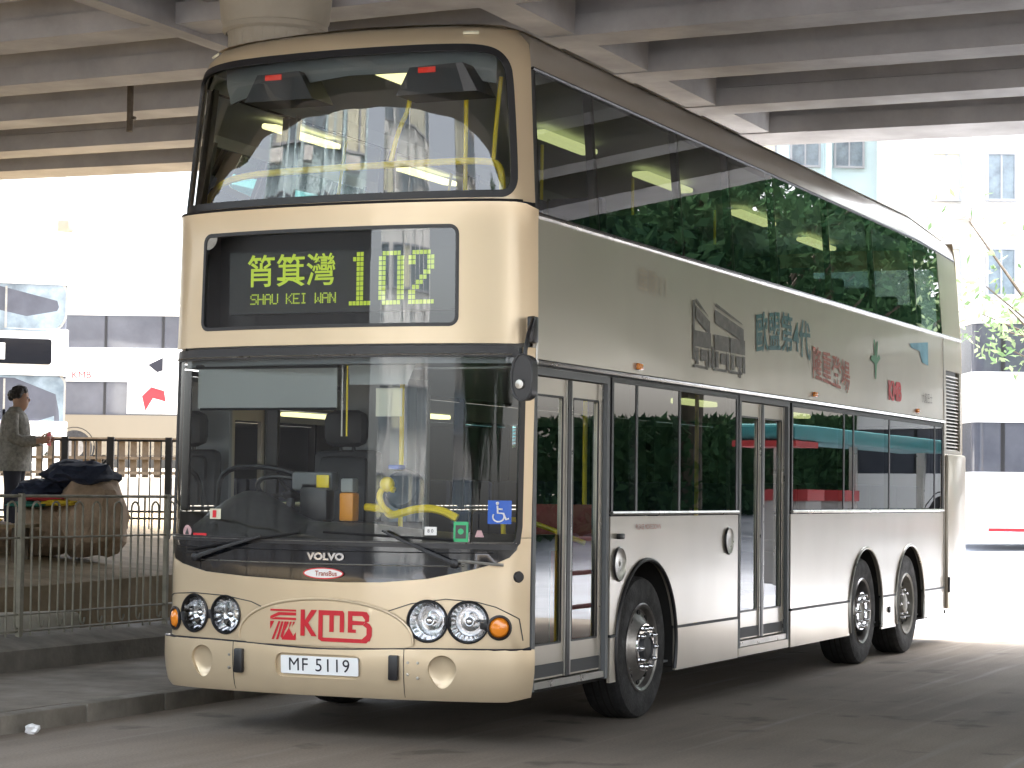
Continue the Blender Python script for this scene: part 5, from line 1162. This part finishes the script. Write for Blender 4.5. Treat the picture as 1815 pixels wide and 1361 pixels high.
# ------------------------------------------------------------------ trees
def leaves_mesh(nm, pts, size, mt, seed):
    rs = np.random.default_rng(seed); n = len(pts); pts = np.array(pts)
    d = rs.normal(size=(n, 3)); d /= np.linalg.norm(d, axis=1)[:, None]; e = rs.normal(size=(n, 3)); e -= d * (e * d).sum(1)[:, None]; e /= np.linalg.norm(e, axis=1)[:, None]
    s_ = size * rs.uniform(.6, 1.4, n)[:, None]; c_ = np.cross(d, e)
    V = np.stack([pts - d * s_, pts + e * s_ * .42 + c_ * s_ * .1, pts + d * s_, pts - e * s_ * .42 + c_ * s_ * .1], 1).reshape(-1, 3)
    me = bpy.data.meshes.new(nm); me.vertices.add(4 * n); me.vertices.foreach_set('co', V.ravel()); me.loops.add(4 * n); me.loops.foreach_set('vertex_index', np.arange(4 * n)); me.polygons.add(n)
    me.polygons.foreach_set('loop_start', np.arange(0, 4 * n, 4)); me.polygons.foreach_set('loop_total', np.full(n, 4)); me.update(); me.validate(); me.materials.append(mt); return me
def tree_data(h, cr, nl, size, seed, mt, dens=1.0):
    rs = random.Random(seed); q = MB(); tips = []
    q.tube([(0, 0, -.2), (rs.uniform(-.1, .1), rs.uniform(-.1, .1), h * .25), (rs.uniform(-.2, .2), rs.uniform(-.2, .2), h * .55)], [h * .024, h * .018, h * .011], 9)
    for k in range(13):
        a = k * 2.4 + rs.uniform(-.3, .3); z0 = h * rs.uniform(.28, .55); L_ = cr * rs.uniform(.6, 1.05); e = rs.uniform(.25, 1.1)
        p1 = (L_ * .5 * math.cos(a), L_ * .5 * math.sin(a), z0 + L_ * .35 * e); p2 = (L_ * math.cos(a), L_ * math.sin(a), z0 + L_ * e)
        q.tube([(0, 0, z0), p1, p2], [h * .009, h * .006, h * .002], 6); tips += [p2, p1, tuple((Vector(p1) + Vector(p2)) / 2)]
        for j in range(3):
            a2 = a + rs.uniform(-.8, .8); p3 = (p1[0] + L_ * .45 * math.cos(a2), p1[1] + L_ * .45 * math.sin(a2), p1[2] + L_ * rs.uniform(.1, .5)); q.tube([p1, p3], [h * .004, h * .0015], 5); tips.append(p3)
    tm = q.mesh('trunk', M['bark']); P = []; r2_ = np.random.default_rng(seed)
    cl = [(t, cr * rs.uniform(.20, .36)) for t in tips] + [((rs.uniform(-.3, .3) * cr, rs.uniform(-.3, .3) * cr, h * rs.uniform(.75, .92)), cr * .3) for _ in range(8)]
    per = nl // len(cl)
    for t, r_ in cl:
        g = r2_.normal(size=(per, 3)); g /= np.linalg.norm(g, axis=1)[:, None]; g *= (r2_.uniform(.25, 1, (per, 1)) ** .5) * r_; g[:, 2] *= .65; P.append(g + np.array(t))
    return tm, leaves_mesh('crown', np.concatenate(P), size, mt, seed)
T1 = tree_data(14, 5.0, 16000, .17, 1, M['leaf']); T2 = tree_data(12.5, 4.8, 15000, .16, 2, M['leaf']); T3 = tree_data(9.5, 4.6, 3000, .11, 5, M['leaf2'])
def tree(T, loc, rz, sc, label, group=None):
    r = empty('street_tree', loc, rz); r.scale = (sc,) * 3; tag(r, label, 'tree', group); link('trunk', T[0], r); link('crown', T[1], r); return r
tree(T3, at(10.4, 36.5, .7), .6, .72, 'sparse pale leaved tree reaching in at the right edge above the rear white bus')
G_ = 'dense green roadside trees mirrored in the side windows of the gold bus'
for i, (x, y) in enumerate(((14.5, 27), (12.5, 35), (19, 23), (13, 43), (20, 33), (11, 51), (24, 18), (18, 51), (26, 28), (9, 59), (24, 42), (16, 62), (29, 20), (5, 66))):
    tree((T1, T2)[i % 2], (x, y, gz(x, y)), i * 1.3, 1 + .12 * math.sin(i * 2.1), ['broad','tall','leaning','young','old','full','round','spreading','upright','heavy','airy','small','far','distant'][i] + ' green roadside tree ' + ['by the shelter end','behind the shrub bank','nearest the column','past the shelter','at the back of the row','near the road bend','by the near kerb','behind the tall tree','on the outer side','straight behind the gold bus','at the outer back','far behind the row','at the near outer end','farthest from the gold bus'][i], G_)
G2 = 'green trees behind the camera mirrored in the windscreen of the gold bus'
for i, (x, y) in enumerate(((5, -34), (11, -30), (17, -27), (9, -42))):
    tree((T2, T1)[i % 2], (x, y, 0), i * 1.9, .95, ['nearest','middle','outermost','rearmost'][i] + ' green tree of the clump behind the camera, mirrored in the windscreen corner', G2)
# shrub bank under the roadside trees
pts = rng.uniform(size=(24000, 3)) ** np.array([1, 1, 1.5]) * np.array([3, 46, 2.3]) + np.array([12.5, 12, .1]); pts[:, 2] += np.where(pts[:, 1] > 14, (pts[:, 1] - 14) * .038, 0); pts[:, 0] += np.sin(pts[:, 1] * .7) * .5
tag(link('shrub_bank', leaves_mesh('shrub_bank', pts, .17, M['leaf'], 8)), 'dark green shrub bank under the roadside trees', 'shrubs', kind='stuff')
# bus shelter and red barrier on the door side (mirrored in the windows)
sh = empty('bus_shelter', (5.2, 19, .2)); tag(sh, 'bus shelter with teal canopy and red fascia on the door side of the gold bus', 'shelter')
q = MB(); q.rbox(0, .9, 0, 9.5, 2.12, 2.36, .05); q.build('canopy', M['canopy'], sh)
q = MB(); q.box(-.02, .92, -.05, 1.1, 2.03, 2.117); q.build('fascia', M['redbar'], sh, smooth=False)
for yy in (.6, 4.4, 9.0): q = MB(); q.box(.3, .42, yy, yy + .12, -.2, 2.13); q.build('post', M['alu'], sh, smooth=False)
for yy in (.9, 2.9):
    q = MB(); q.box(.1, .7, yy, yy + .8, -.2, 1.25); bn = q.build('ticket_kiosk', M['bldgrey'], sh, smooth=False); q = MB(); q.box(.06, .74, yy - .04, yy + .84, 1.254, 1.42); q.build('kiosk_lid', M['redbar'], bn, smooth=False)
ba = empty('red_barrier', (4.6, 9.0, 0)); tag(ba, 'red and yellow pedestrian barrier mirrored in the front door of the gold bus', 'barrier')
for z in (.35, .7, 1.05): q = MB(); q.tube([(0, 0, z), (0, 3.0, z)], .025, 8); q.build('rail', M['redbar'], ba)
for yy in (0, 1.0, 2.0, 3.0): q = MB(); q.tube([(0, yy, 0), (0, yy, 1.15)], .03, 8); q.build('post', M['yellow'], ba)

# street lamp at the far left, litter on the road
la = empty('street_lamp', at(-10.05, 50, 1.6)); tag(la, 'thin pale lamp post with small lanterns rising above the left buses', 'street lamp')
q = MB(); q.tube([(0, 0, 0), (0, 0, 9.2)], [.09, .05], 10); q.build('pole', M['bldwhite'], la); 
for z in (5.6, 7.2): q = MB(); q.rbox(-.12, .2, -.1, .1, z, z + .28, .04); q.build('lantern', M['busgold'], la)
bm = bmesh.new(); bmesh.ops.create_icosphere(bm, subdivisions=2, radius=.05)
for v in bm.verts: v.co *= random.uniform(.65, 1.2); v.co.z *= .7
me = bpy.data.meshes.new('litter'); bm.to_mesh(me); bm.free(); me.materials.append(M['litter']); o = link('crumpled_paper', me); o.location = (-1.72, -.52, .03); tag(o, 'crumpled white paper lying on the road by the kerb', 'litter')
